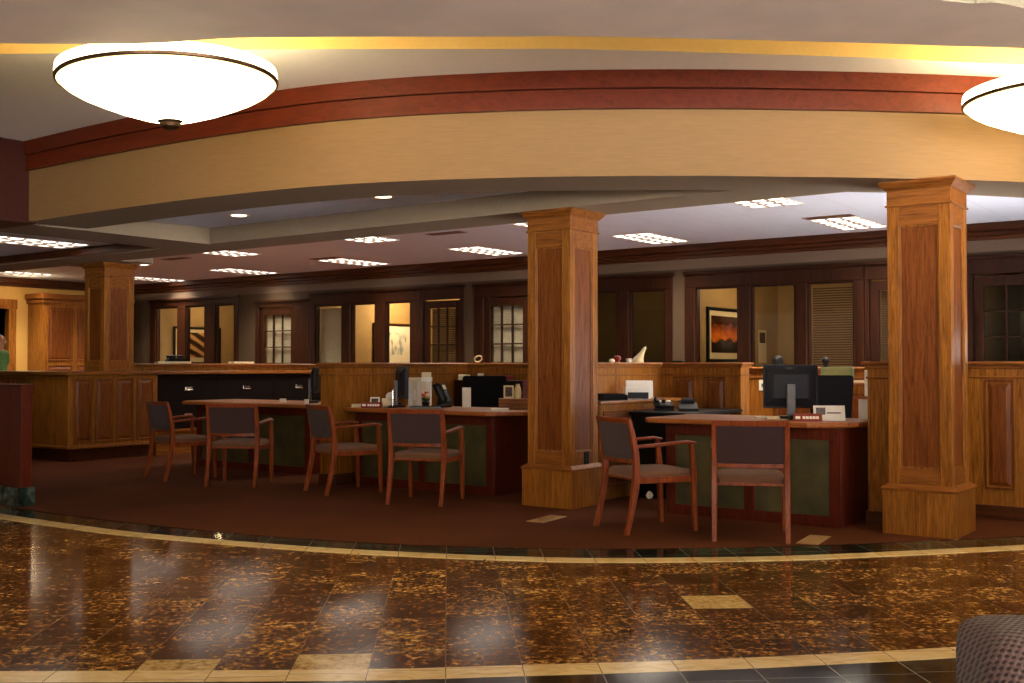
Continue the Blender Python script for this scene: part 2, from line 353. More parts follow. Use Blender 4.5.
def thing(name, label, cat, loc=(0, 0, 0), rz=0.0, group=None, kind='thing'):
    o = bpy.data.objects.new(name, None); COL.objects.link(o); o.empty_display_size = 0.1
    o.location = loc; o.rotation_euler = (0, 0, rz)
    return tag(o, label, cat, group, kind)
def tag(o, label, cat, group=None, kind='thing'):
    o['label'] = label; o['category'] = cat; o['kind'] = kind
    if group: o['group'] = group
    return o
def put(o, loc, rz=0.0): o.location = loc; o.rotation_euler = (0, 0, rz); return o
def struct(o): o['kind'] = 'structure'; return o
def struct_empty(name, loc=(0, 0, 0)):
    o = bpy.data.objects.new(name, None); COL.objects.link(o); o.location = loc; o['kind'] = 'structure'; return o
def children(o): return [c for c in bpy.data.objects if c.parent == o]
def copy_tree(o, parent=None):
    kids = children(o)
    c = o.copy(); COL.objects.link(c); c.parent = parent
    for k in kids: copy_tree(k, c)
    return c

# ------------------------------------------------------------------ plan curves
def spline(P, n=10):
    P = [Vector((p[0], p[1])) for p in P]; Q = [P[0]*2-P[1]]+P+[P[-1]*2-P[-2]]; out = []
    for i in range(1, len(Q)-2):
        a, b, c, d = Q[i-1:i+3]
        for k in range(n):
            t = k/n
            out.append(0.5*((2*b)+(c-a)*t+(2*a-5*b+4*c-d)*t*t+(3*b-a-3*c+d)*t**3))
    out.append(P[-1]); return out
def offset(C, d):
    """shift a curve sideways; positive is away from the lobby"""
    out = []
    for i, p in enumerate(C):
        t = (C[min(i+1, len(C)-1)]-C[max(i-1, 0)]).normalized()
        out.append(p+Vector((-t.y, t.x))*d)
    return out
FAS = spline([(-9.55, 5.48), (-8.35, 5.46), (-7.07, 5.5), (-6.04, 5.62), (-5.27, 5.85), (-4.55, 6.19), (-4.03, 6.5), (-3.45, 6.91), (-2.9, 7.36), (-2.42, 7.78), (-1.82, 8.37), (-1.3, 9.02), (-1.08, 9.34)])
CARE = spline([(-14, 4.97), (-11, 4.98), (-8.68, 5.02), (-7.68, 5.04), (-6.62, 5.14), (-5.68, 5.31), (-4.98, 5.54), (-4.37, 5.83), (-3.8, 6.17), (-3.31, 6.58), (-2.81, 7.05), (-2.35, 7.56), (-1.6, 8.5), (-1.08, 9.34)])
BAND = spline([(-14, 4.72), (-11, 4.73), (-8.5, 4.76), (-7.6, 4.77), (-6.75, 4.83), (-5.49, 5.09), (-4.67, 5.36), (-4.1, 5.61), (-3.62, 5.88), (-2.9, 6.47), (-2.4, 7.0), (-1.61, 7.98), (-1.2, 8.6), (-0.74, 9.34)])
LOWB = spline([(-9.5, -1.0), (-7.2, 0.2), (-5.6, 1.25), (-4.17, 2.33), (-3.12, 3.13), (-2.63, 3.56), (-2.09, 4.06), (-1.75, 4.4), (-1.26, 4.93), (-0.5, 5.85), (0.6, 7.6), (1.4, 9.34)])
STRIP = spline([(-12.5, -0.6), (-9.6, 1.85), (-6.96, 3.80), (-5.53, 4.73), (-4.24, 5.66), (-3.73, 6.05), (-2.49, 7.17), (-2.00, 7.66), (-1.59, 8.07), (-1.1, 8.6), (-0.5, 9.36)])
LIP = spline([(-12.5, -3.0), (-9.2, -0.2), (-5.58, 3.05), (-4.41, 3.78), (-3.39, 4.51), (-2.97, 4.82), (-1.97, 5.68), (-1.58, 6.04), (-1.25, 6.34), (-0.45, 7.15), (0.35, 8.15), (1.1, 9.36)])

def ribbon(mb, A, B, z, z2=None):
    z2 = z if z2 is None else z2
    a = [mb.v((p.x, p.y, z)) for p in A]; b = [mb.v((p.x, p.y, z2)) for p in B]
    for i in range(len(A)-1): mb.face([a[i], a[i+1], b[i+1], b[i]])
    return mb
def slab_strip(mb, A, B, z0, z1):
    secs = [[(a.x, a.y, z0), (b.x, b.y, z0), (b.x, b.y, z1), (a.x, a.y, z1)] for a, b in zip(A, B)]
    return mb.loft(secs)
def poly(mb, pts, z):
    mb.face([mb.v((p[0], p[1], z)) for p in pts]); return mb

# ------------------------------------------------------------------ camera
cam = bpy.data.cameras.new('camera'); cam.sensor_width = 36; cam.lens = 1100/1024*36; cam.clip_start = 0.05
co = bpy.data.objects.new('camera', cam); COL.objects.link(co)
co.location = (0, 0, 1.2); co.rotation_euler = (R(90)+math.atan(24.5/1100), 0, R(36.25)); SC.camera = co

# ------------------------------------------------------------------ SETTING: floors
mb = MB(); mb.prism([(-12.6, -6), (6, -6), (6, 9.4), (-1.2, 9.4), (-1.2, 14.8), (0.65, 14.8), (0.65, 18.5), (-24, 18.5), (-24, 10.5), (-21.6, 10.5), (-21.6, 3.35), (-12.6, 3.35)], -0.1, 0.0); struct(mb.build('floor', BROWNM))
mb = MB(); far = [(x, y) for x, y in ((-1.25, 9.4), (-1.25, 18.4), (-23.9, 18.4), (-23.9, 10.6), (-21.5, 10.6), (-21.5, 4.97))]
mb.prism([(p.x, p.y) for p in CARE]+far, -0.02, 0.008); struct(mb.build('floor_carpet', CARPET))
mb = MB(); slab_strip(mb, offset(BAND, -0.01), CARE, -0.02, 0.003); struct(mb.build('floor_border_dark', GREENM))
mb = MB(); slab_strip(mb, offset(BAND, -0.145), BAND, -0.02, 0.004); struct(mb.build('floor_border_cream', CREAMM))
mb = MB(); slab_strip(mb, offset(LOWB, -0.155), LOWB, -0.02, 0.003); struct(mb.build('floor_border_near', CREAMM))
mb = MB(); lo = offset(LOWB, -0.15)
mb.prism([(p.x, p.y) for p in lo]+[(5.9, 9.3), (5.9, -5.9), (-9.4, -5.9)], -0.02, 0.002); struct(mb.build('floor_center', GREENM))

# ------------------------------------------------------------------ SETTING: ceilings, fascia, beams
mb = MB(); ribbon(mb, FAS, FAS, 2.52, 3.0); struct(mb.build('wall_fascia', FASCIA))
mb = MB(); bk = offset(FAS, 0.62); ribbon(mb, FAS, bk, 2.52); ribbon(mb, bk, bk, 2.52, 3.0); struct(mb.build('ceiling_soffit', SOFFIT))
mb = MB(); i0 = 0
for (d0, d1, z0, z1) in ((-0.035, 0.03, 2.995, 3.12), (-0.055, 0.03, 3.126, 3.25)):
    slab_strip(mb, offset(FAS, d0), offset(FAS, d1), z0, z1)
slab_strip(mb, offset(FAS, -0.042), offset(FAS, 0.03), 2.985, 3.0)
struct(mb.build('trim_fascia', CROWN))
mb = MB(); poly(mb, [(p.x, p.y) for p in STRIP]+[(p.x, p.y) for p in offset(FAS, 0.02)[::-1]]+[(-12.4, 5.5)], 3.25); struct(mb.build('ceiling_lobby', LOBBYCEIL))
STEP = spline([(-7.0, -2.0), (-4.2, 1.4), (-2.6, 3.7), (-1.40, 5.27), (-1.26, 5.42), (-1.11, 5.62), (-0.5, 7.0), (0.4, 9.0), (0.52, 9.36)])
mb = MB(); ribbon(mb, STRIP, STRIP, 3.25, 3.95); struct(mb.build('wall_cove', COVEGLOW))
mb = MB(); poly(mb, [(p.x, p.y) for p in STRIP]+[(p.x, p.y) for p in LIP[::-1]], 3.95); struct(mb.build('ceiling_slot', LOBBYCEIL))
mb = MB(); ribbon(mb, LIP, LIP, 2.9, 3.95); poly(mb, [(p.x, p.y) for p in LIP]+[(p.x, p.y) for p in STEP[::-1]], 2.9); struct(mb.build('ceiling_ring', CEILPAPER))
mb = MB(); ribbon(mb, STEP, STEP, 2.9, 3.44); struct(mb.build('wall_cove_inner', DOMEP))
mb = MB(); poly(mb, [(p.x, p.y) for p in STEP]+[(6, 9.36), (6, -6), (-7.0, -6)], 3.44); struct(mb.build('ceiling_center', DOMEP))  # unseen inner dome, invented as part of the daylit shell
# bays between the soffit and the beam over the columns
mb = MB(); f3 = [p for p in offset(FAS, 0.35) if p.y < 7.75]
poly(mb, [(p.x, p.y) for p in f3]+[(-2.6, 7.75), (-22, 7.75), (-22, 5.8)], 2.70); struct(mb.build('ceiling_bay', OFFCEIL))
mb = MB(); f5 = [p for p in offset(FAS, 0.12) if 7.68 < p.y < 8.27]
mb.prism([(-22, 7.68)]+[(p.x, p.y) for p in f5]+[(-22, 8.27)], 2.53, 3.05); mb.box(-13.4, -12.2, 8.27, 8.75, 2.53, 3.05); struct(mb.build('ceiling_beam', SOFFIT))
mb = MB(); mb.box(-10.5, -9.72, 5.6, 7.69, 2.525, 3.05); struct(mb.build('ceiling_beam_cross', SOFFIT))
mb = MB(); mb.box(-22, -10.5, 7.62, 7.68, 2.54, 2.63); mb.box(-10.56, -10.5, 5.6, 7.68, 2.54, 2.63); struct(mb.build('trim_bay', DARKW_X))
mb = MB(); mb.box(-12.4, -9.5, 3.4, 5.55, 2.505, 3.25, 0.004); struct(mb.build('wall_bulkhead', DARKM))
mb = MB(); poly(mb, [(-22, 5.5), (-10.5, 5.5), (-10.5, 7.69), (-22, 7.69)], 2.63); struct(mb.build('ceiling_bay_left', OFFCEIL))
# office ceiling
mb = MB(); f4 = [p for p in offset(FAS, 0.4) if p.y > 8.3]
poly(mb, [(-22, 8.2), (-1.9, 8.2)]+[(p.x, p.y) for p in f4]+[(-1.2, 9.36), (-1.2, 14.9), (-22, 14.9)], 3.0); struct(mb.build('ceiling', OFFCEIL))

# ------------------------------------------------------------------ SETTING: back wall with glazed offices
VB = 14.75
def frame_bar(mb, x0, x1, z0, z1, d=0.05): mb.box(x0, x1, -d, 0.07, z0, z1, 0.006)
def window_unit(n, u0, u1, lights, ztop, zhead, sill=0.55, blinds=()):
    w = struct_empty('window_%d' % n, (u0, VB, 0)); L = u1-u0; f = MB()
    frame_bar(f, 0, L, ztop, zhead, 0.045); f.box(-0.02, L+0.02, -0.08, 0.05, zhead-0.05, zhead, 0.008)
    frame_bar(f, 0, L, 0.0, sill, 0.03)
    e = 0.0
    for a, b in lights:
        frame_bar(f, e, a-u0, sill, ztop); e = b-u0
        f.box(a-u0, a-u0+0.03, -0.02, 0.06, sill, ztop); f.box(b-u0-0.03, b-u0, -0.02, 0.06, sill, ztop); f.box(a-u0+0.03, b-u0-0.03, -0.02, 0.06, ztop-0.03, ztop)
    frame_bar(f, e, L, sill, ztop)
    f.build('window_frame', DARKW_Z, w)
    for k, (a, b) in enumerate(lights):
        g = MB(); g.box(a-u0+0.03, b-u0-0.03, 0.035, 0.043, sill, ztop-0.03); g.build('pane', GLASS, w)
        for kk, mat, gap in blinds:
            if kk == k:
                s = MB(); z = sill+0.05
                while z < ztop-0.06:
                    s.box(a-u0+0.04, b-u0-0.04, 0.10, 0.118, z, z+0.021*gap); z += 0.034
                s.build('blind', mat, w)
def door_unit(n, u0, u1, g0, g1, ztop, zhead, lites=True, blind=None, side=None):
    w = struct_empty('door_%d' % n, (u0, VB, 0)); L = u1-u0; f = MB()
    frame_bar(f, 0, L, ztop, zhead, 0.045); f.box(-0.02, L+0.02, -0.08, 0.05, zhead-0.05, zhead, 0.008)
    a, b = g0-u0, g1-u0; st = 0.12
    frame_bar(f, 0, a-st, 0, ztop, 0.05); frame_bar(f, b+st, L, 0, ztop, 0.05); f.build('door_frame', DARKW_Z, w)
    d = MB(); d.box(a-st+0.004, a, -0.01, 0.04, 0.01, ztop-0.02, 0.004); d.box(b, b+st-0.004, -0.01, 0.04, 0.01, ztop-0.02, 0.004)
    d.box(a, b, -0.01, 0.04, 2.21, ztop-0.02, 0.004); d.box(a, b, -0.01, 0.04, 0.01, 0.3, 0.004)
    leaf = d.build('door_leaf', DARKW_Z, w)
    if lites:
        m = MB()
        for k in (1, 2): x = a+(b-a)*k/3; m.box(x-0.011, x+0.011, -0.005, 0.03, 0.3, 2.21)
        for k in range(1, 6): z = 2.21-0.32*k; m.box(a, b, -0.004, 0.029, z-0.011, z+0.011)
        m.build('muntin_grid', DARKW_Z, w)
    g = MB(); g.box(a, b, 0.008, 0.014, 0.3, 2.21); g.build('pane', GLASS, w)
    h = MB(); h.tube([(b+0.05, -0.01, 1.0), (b+0.05, -0.06, 1.0), (b-0.04, -0.06, 1.0)], 0.011); h.build('door_handle', BRASS, w)
    if blind:
        s = MB(); z = 0.35
        while z < 2.19: s.box(a+0.01, b-0.01, 0.07, 0.085, z, z+0.028); z += 0.032
        s.build('blind', blind, w)
window_unit(1, -20.60, -17.67, [(-20.41, -19.65), (-19.37, -18.75), (-18.42, -17.81)], 2.47, 2.64)
door_unit(1, -17.15, -15.62, -16.93, -16.16, 2.36, 2.50, True, BLINDP)
window_unit(2, -15.58, -12.80, [(-15.47, -14.74), (-14.51, -13.89), (-13.65, -13.03)], 2.36, 2.60, blinds=((0, BLINDP, 1.45),))
door_unit(2, -12.79, -11.80, -12.62, -12.02, 2.36, 2.60, True, BLINDB)  # brown blind added to dim the bright office behind the lites
door_unit(3, -11.59, -10.42, -11.26, -10.59, 2.36, 2.60, True, BLINDP)
window_unit(3, -10.40, -7.80, [(-10.25, -9.6), (-9.38, -8.77), (-8.56, -7.92)], 2.36, 2.60)
window_unit(4, -7.60, -4.92, [(-7.43, -6.74), (-6.56, -5.88), (-5.72, -5.05)], 2.36, 2.60, blinds=((2, BLINDB, 0.8),))
door_unit(4, -4.91, -3.86, -4.73, -4.05, 2.36, 2.60, False, BLINDB)
door_unit(5, -3.62, -2.40, -3.41, -2.60, 2.36, 2.60, True, None)
mb = MB()
for a, b in ((-21.6, -20.60), (-17.67, -17.15), (-15.62, -15.58), (-11.80, -11.59), (-7.80, -7.60), (-3.86, -3.62), (-2.40, 0.6)):
    mb.box(a, b, VB-0.03, VB+0.1, 0, 2.36)
for a, b, z in ((-21.6, -20.60, 2.36), (-17.67, -17.15, 2.36), (-17.15, -15.62, 2.50), (-15.62, -15.58, 2.36), (-15.58, -11.80, 2.60), (-11.80, -11.59, 2.36), (-11.59, -7.80, 2.60), (-7.80, -7.60, 2.36), (-7.60, -3.86, 2.60), (-3.86, -3.62, 2.36), (-3.62, -2.40, 2.60), (-2.40, 0.6, 2.36)):
    mb.box(a, b, VB-0.03, VB+0.1, z, 2.642)
struct(mb.build('wall_back', BACKTAN))
mb = MB(); mb.box(-21.6, 0.6, VB-0.031, VB+0.1, 2.642, 3.05); struct(mb.build('wall_back_band', TAUPE))
mb = MB()
mb.box(-21.5, 0.6, VB-0.13, VB-0.03, 2.90, 3.0, 0.01); mb.box(-21.5, 0.6, VB-0.08, VB-0.03, 2.845, 2.90, 0.01); mb.box(-21.5, 0.6, VB-0.055, VB-0.03, 2.79, 2.842, 0.006)
struct(mb.build('trim_crown_back', DARKW_X))
# left wall of the hall with a cased opening
mb = MB(); UL = -21.5
mb.box(UL-0.12, UL, 3.3, 10.9, 0, 4.0)
mb.box(UL-0.12, UL, 10.9, 12.0, 2.36, 3.05); mb.box(UL-0.12, UL, 12.0, VB, 0, 3.05)
struct(mb.build('wall_left', YELLOWWALL))
d6 = struct_empty('door_6', (UL, 10.9, 0)); f = MB()
f.box(-0.13, 0.03, -0.14, 0.02, 0, 2.36, 0.006); f.box(-0.13, 0.03, 1.08, 1.24, 0, 2.36, 0.006); f.box(-0.13, 0.04, -0.16, 1.26, 2.36, 2.56, 0.006); f.build('door_frame', OAK_Z, d6)
mb = MB(); mb.box(UL, UL+0.10, 8.3, VB-0.13, 2.88, 3.0, 0.01); mb.box(UL, UL+0.05, 8.3, VB-0.13, 2.82, 2.88, 0.008); struct(mb.build('trim_crown_left', DARKW_X))
mb = MB(); mb.box(UL-2.6, UL-2.5, 8, 15, 0, 3.0); struct(mb.build('wall_left_room', TAUPE))
# offices behind the glass
mb = MB(); mb.box(-22, 0.6, 18.3, 18.4, 0, 3.05); struct(mb.build('wall_offices_rear', TAN))
for k, u in enumerate((-20.5, -15.5, -11.69, -7.68, -3.74)):
    mb = MB(); mb.box(u-0.04, u+0.04, VB+0.1, 18.3, 0, 2.75); struct(mb.build('wall_office_%d' % (k+1), TAN))
mb = MB(); mb.box(-22, 0.6, VB+0.1, 18.4, 2.75, 2.85); struct(mb.build('ceiling_offices', LOBBYCEIL))
# unseen outer shell, with street-side windows invented to bring in daylight
mb = MB(); mb.prism([(-12.7, -6.2), (6.2, -6.2), (6.2, 9.5), (0.8, 9.5), (0.8, 18.6), (-24.2, 18.6), (-24.2, 3.2), (-12.7, 3.2)], 4.0, 4.1); struct(mb.build('roof', PALE))  # unseen lid added to stop outside light leaking in from above
mb = MB(); mb.box(-21.6, -12.5, 3.3, 3.4, 0, 4.0); struct(mb.build('wall_hall_front', TAUPE))  # added out of view to shut off light leaking in at left
mb = MB(); mb.box(-24.1, -24.0, 10.5, 18.4, 0, 4.0); mb.box(-24.1, -21.5, 10.5, 10.6, 0, 4.0); struct(mb.build('wall_outer_left', TAUPE))  # closes the unseen left side against outside light
mb = MB(); mb.box(-24.1, 0.7, 18.4, 18.5, 0, 4.0); struct(mb.build('wall_outer_rear', TAUPE))  # unseen rear closure added to keep outside light out
mb = MB(); mb.box(-1.2, 6.1, 9.37, 9.47, 0, 4.0); struct(mb.build('wall_lobby_rear', PALE))  # unseen, placed so the office side windows face open daylight
mb = MB(); mb.box(-1.2, 0.7, 14.75, 14.85, 3.05, 4.0); mb.box(0.6, 0.7, 14.75, 18.4, 0, 4.0); mb.box(-1.3, -1.2, 9.37, 14.8, 3.0, 4.0); struct(mb.build('wall_outer_right', TAUPE))  # fills unseen gaps at right against leaking light
mb = MB(); WR = [(-5.2, -3.0), (-2.4, -0.2), (0.4, 2.6), (3.2, 5.4)]; e = -6  # invented right-hand windows, added as a daylight source
for a, b in WR: mb.box(6, 6.1, e, a, 0, 4.0); mb.box(6, 6.1, a, b, 0, 0.5); mb.box(6, 6.1, a, b, 3.1, 4.0); e = b
mb.box(6, 6.1, e, 9.47, 0, 4.0); struct(mb.build('wall_right', PALE))
for k, (a, b) in enumerate(WR):
    w = struct_empty('window_%d' % (k+11), (6, a, 0)); f = MB(); L = b-a
    f.box(0, 0.06, 0, L, 0.5, 0.57); f.box(0, 0.06, 0, L, 3.03, 3.1); f.box(0, 0.06, 0, 0.06, 0.57, 3.03); f.box(0, 0.06, L-0.06, L, 0.57, 3.03); f.box(0, 0.06, L/2-0.03, L/2+0.03, 0.57, 3.03)
    f.build('window_frame', DARKW_Z, w)
mb = MB(); WO = [(9.5, 11.1), (11.6, 13.2)]; e = 9.32  # unseen side wall with low windows, added to brighten the office ceiling
for a, b in WO: mb.box(-1.3, -1.2, e, a, 0, 3.0); mb.box(-1.3, -1.2, a, b, 0, 0.2); mb.box(-1.3, -1.2, a, b, 1.4, 3.0); e = b
mb.box(-1.3, -1.2, e, 14.72, 0, 3.0); struct(mb.build('wall_office_right', PALE))
for k, (a, b) in enumerate(WO):
    w = struct_empty('window_%d' % (k+15), (-1.3, a, 0)); f = MB(); L = b-a
    f.box(0, 0.06, 0, L, 0.2, 0.26); f.box(0, 0.06, 0, L, 1.34, 1.4); f.box(0, 0.06, 0, 0.06, 0.26, 1.34); f.box(0, 0.06, L-0.06, L, 0.26, 1.34); f.box(0, 0.06, L/2-0.025, L/2+0.025, 0.26, 1.34)
    f.build('window_frame', DARKW_Z, w)
mb = MB(); mb.box(-12.6, -12.5, -6, 3.4, 0, 4.0); struct(mb.build('wall_lobby_left', PALE))
mb = MB()
WIN = [(-1.2, 1.0), (1.4, 3.6)]  # front windows out of view, invented to supply daylight
mb.box(-12.6, 6.1, -6.1, -6, 0, 0.6); mb.box(-12.6, 6.1, -6.1, -6, 3.0, 4.0); e = -12.6
for a, b in WIN: mb.box(e, a, -6.1, -6, 0.6, 3.0); e = b
mb.box(e, 6.1, -6.1, -6, 0.6, 3.0); struct(mb.build('wall_front', PALE))
for k, (a, b) in enumerate(WIN):
    w = struct_empty('window_%d' % (k+5), (a, -6, 0)); f = MB(); L = b-a
    f.box(0, L, -0.06, 0, 0.6, 0.67); f.box(0, L, -0.06, 0, 2.93, 3.0); f.box(0, 0.06, -0.06, 0, 0.67, 2.93); f.box(L-0.06, L, -0.06, 0, 0.67, 2.93); f.box(L/2-0.03, L/2+0.03, -0.06, 0, 0.67, 2.93)
    f.box(0.06, L-0.06, -0.06, 0, 1.5, 1.54); f.build('window_frame', DARKW_Z, w)

# ------------------------------------------------------------------ raised panel helper (facing local -y)
def panel(mb, x0, x1, z0, z1, y=0.0, rail=0.018, raise_=0.012):
    for a, b, c, d in ((x0, x1, z0, z0+rail), (x0, x1, z1-rail, z1), (x0, x0+rail, z0+rail, z1-rail), (x1-rail, x1, z0+rail, z1-rail)):
        mb.box(a, b, y-0.014, y, c, d, 0.004)
    i = rail+0.012; j = i+0.03
    if x1-x0 > 2*j+0.02:
        P = [(x0+i, y, z0+i), (x1-i, y, z0+i), (x1-i, y, z1-i), (x0+i, y, z1-i)]; Q = [(x0+j, y-raise_, z0+j), (x1-j, y-raise_, z0+j), (x1-j, y-raise_, z1-j), (x0+j, y-raise_, z1-j)]
        p = [mb.v(q) for q in P]; q = [mb.v(k) for k in Q]; mb.face(q)
        for k in range(4): mb.face([p[k], p[(k+1) % 4], q[(k+1) % 4], q[k]])
def run(x, y, length_dir): return x, y

# ------------------------------------------------------------------ columns
def column(loc, H, label, base=True):
    t = thing('wood_column', label, 'column', loc, 0, 'square panelled columns'); w = 0.219; B = 0.34 if base else 0.0
    if base:
      p = MB(); p.box(-0.256, 0.256, -0.256, 0.256, 0, 0.325, 0.004); p.build('plinth', OAK_Z, t)
      m = MB(); m.box(-0.266, 0.266, -0.266, 0.266, 0.318, 0.338, 0.006); m.frustum((0, 0), 0.338, 0.26, 0.26, 0.362, 0.226, 0.226); m.build('plinth_molding', OAK_X, t)
    s = MB(); s.box(-w+0.02, w-0.02, -w+0.02, w-0.02, B, H-0.3); s.build('shaft_core', OAK_PANEL, t)
    a = 0.082
    for sx in (-1, 1):
        for sy in (-1, 1):
            x0, x1 = sorted((sx*w, sx*(w-a))); y0, y1 = sorted((sy*w, sy*(w-a)))
            f = MB(); f.box(x0, x1, y0, y1, B, H-0.17, 0.003); f.build('corner_stile', OAK_Z, t)
    for k in range(4):
        for z0, z1 in ((B, B+0.135), (H-0.32, H-0.165)):
            r = MB(); r.at(rz=k*math.pi/2); r.box(-w+a, w-a, -w+0.001, -w+0.03, z0, z1, 0.002); r.build('rail', OAK_X, t)
    b = MB()
    for k in range(4):
        b.at(rz=k*math.pi/2); x = w-a; z0, z1 = B+0.135, H-0.32; y = -w+0.02
        for q in ((-x, -x+0.012, z0, z1), (x-0.012, x, z0, z1), (-x+0.012, x-0.012, z0, z0+0.012), (-x+0.012, x-0.012, z1-0.012, z1)): b.box(q[0], q[1], y-0.012, y, q[2], q[3], 0.003)
    b.build('panel_bead', OAK_Z, t)
    c = MB(); c.box(-0.232, 0.232, -0.232, 0.232, H-0.182, H-0.168, 0.004); c.box(-0.22, 0.22, -0.22, 0.22, H-0.168, H-0.065); c.frustum((0, 0), H-0.065, 0.226, 0.226, H-0.018, 0.268, 0.268); c.box(-0.27, 0.27, -0.27, 0.27, H-0.018, H, 0.003); c.build('capital', OAK_X, t)
    return t
column((-2.275, 8.185, 0), 2.52, 'square oak panelled column at right under the fascia, with pale grain')
c2 = column((-5.275, 7.94, 0), 2.53, 'square oak panelled column in the middle with a black outlet on its right side')
o = MB(); o.box(0, 0.008, -0.04, 0.04, -0.06, 0.06, 0.003); o.box(0.008, 0.012, -0.022, 0.022, 0.01, 0.042); o.box(0.008, 0.012, -0.022, 0.022, -0.042, -0.01)
oo = o.build('outlet', BLACK, c2); oo.location = (0.216, 0.03, 0.41); oo['label'] = 'black power outlet'
column((-12.75, 8.48, 1.131), 1.399, 'darker square oak column farthest left, rising from the panelled counter', False)

# ------------------------------------------------------------------ low partitions (waist-high oak walls between the desks)
def half_wall(label, segs, H=1.235):
    """segs: (x0,x1,y0,y1) plan boxes with faces to panel: list of (face, positions)"""
    t = thing('low_partition', label, 'partition', (0, 0, 0), 0, 'waist-high oak partitions between desks')
    b = MB()
    for s in segs: b.box(s[0], s[1], s[2], s[3], 0.1, H-0.03)
    b.build('panel_body', OAK_Z, t)
    k = MB(); c = MB(); m = MB()
    for s in segs:
        x0, x1, y0, y1 = s[:4]
        k.box(x0-0.015, x1+0.015, y0-0.015, y1+0.015, 0, 0.115, 0.005)
        c.box(x0-0.04, x1+0.04, y0-0.04, y1+0.04, H-0.03, H, 0.008); m.box(x0-0.018, x1+0.018, y0-0.018, y1+0.018, H-0.055, H-0.03, 0.005); m.box(x0-0.012, x1+0.012, y0-0.012, y1+0.012, H-0.13, H-0.115, 0.004)
    k.build('baseboard', DARKW_X, t); c.build('cap_rail', OAK_X, t); m.build('cap_molding', OAK_X, t)
    for s in segs:
        for face, xs in s[4]:
            for a, b_ in xs:
                q = MB()
                if face == '-y': q.at(0, s[2], 0)
                elif face == '+x': q.at(s[1], 0, 0, math.pi/2)
                panel(q, a, b_, 0.24, H-0.14, 0); q.build('raised_panel', OAK_PANEL, t)
    return t
half_wall('oak partition whose end stands between the two left desks', [(-8.17, -7.97, 7.86, 10.2, []), (-7.97, -6.5, 10.0, 10.2, [])])
half_wall('oak partition behind the middle column, with two raised panels at its right end', [(-5.64, -5.44, 8.25, 10.2, []), (-5.44, -4.56, 10.0, 10.2, [('-y', [(-5.30, -5.06), (-4.96, -4.72)])])])
half_wall('oak partition meeting the right column, panelled on its right part', [(-2.74, -2.58, 8.26, 9.3, []), (-2.58, -1.36, 9.16, 9.3, [('-y', [(-2.12, -1.90), (-1.78, -1.56)])])])
half_wall('reddish low partition far behind the right desk, under the calendar', [(-6.1, -3.3, 11.85, 12.0, [])], 1.19)
half_wall('long low partition with ledge behind the black file cabinets', [(-13.42, -13.22, 9.1, 13.3, [])])

# ------------------------------------------------------------------ left counter, black lateral files
t = thing('panelled_cabinet', 'oak base cabinet with raised panels under the left column', 'cabinet', (0, 0, 0))
b = MB(); b.box(-13.3, -12.46, 7.72, 9.02, 0.17, 1.085, 0.004); b.box(-16.5, -13.3, 7.95, 9.02, 0.17, 1.085); b.build('body', OAK_Z, t)
k = MB(); k.box(-13.2, -12.52, 7.78, 9.0, 0, 0.17); k.box(-16.5, -13.2, 8.0, 9.0, 0, 0.17); k.build('toe_kick', DARKW_X, t)
k = MB(); k.box(-13.32, -12.44, 7.70, 9.02, 0.165, 0.205, 0.008); k.box(-16.5, -13.3, 7.93, 8.5, 0.165, 0.205, 0.008); k.build('base_molding', OAK_X, t)
for j in range(4):
    q = MB(); q.at(-12.46, 0, 0, math.pi/2); y = 7.80+j*0.30; panel(q, y, y+0.25, 0.24, 1.04, 0); q.build('door', OAK_PANEL, t)
for j in range(8):
    q = MB(); q.at(0, 7.95, 0); x = -13.75-j*0.36; panel(q, x, x+0.28, 0.24, 1.04, 0); q.build('door', OAK_PANEL, t)
mb = MB(); mb.prism([(-13.34, 7.68), (-12.42, 7.68), (-12.42, 12.12), (-13.2, 12.12), (-13.2, 9.06), (-16.5, 9.06), (-16.5, 7.9), (-13.34, 7.9)], 1.09, 1.13, 0.008)
tag(mb.build('counter_top', OAK_Y), 'L-shaped oak counter top over the panelled cabinet and the black files', 'counter top')
mb = MB(); mb.box(-13.2, -12.5, 9.03, 12.1, 0, 0.345, 0.004); mb.box(-13.2, -12.48, 9.03, 12.1, 0.31, 0.345, 0.004)
tag(mb.build('file_plinth', OAK_Y), 'oak plinth carrying the three black file cabinets', 'plinth')
FC = []
def file_cabinet():
    t = thing('file_cabinet', '', 'file cabinet', (0, 0, 0), 0, 'black lateral files along the left counter')
    b = MB(); b.box(-0.68, -0.022, -0.505, 0.505, 0, 0.735, 0.003); b.build('body', FILEBLK, t)
    for z in (0.015, 0.375):
        d = MB(); d.box(-0.02, 0.0, -0.5, 0.5, z, z+0.345, 0.003); dr = d.build('drawer', FILEBLK, t)
        h = MB(); h.box(0.0, 0.006, -0.062, 0.062, z+0.14, z+0.195, 0.002); h.tube([(0.004, -0.045, z+0.15), (0.03, -0.045, z+0.15), (0.03, 0.045, z+0.15), (0.004, 0.045, z+0.15)], 0.006); h.build('handle', CHROME, dr)
    return t
fc0 = file_cabinet()
for j, (y, lab) in enumerate(((9.55, 'black lateral file cabinet next to the panelled cabinet, behind the leftmost chair'), (10.56, 'middle of the three black lateral file cabinets in the left counter'), (11.57, 'black lateral file cabinet closest to the monitor on the left desk'))):
    o = fc0 if j == 0 else copy_tree(fc0)
    o.location = (-12.5, y, 0.348); o['label'] = lab
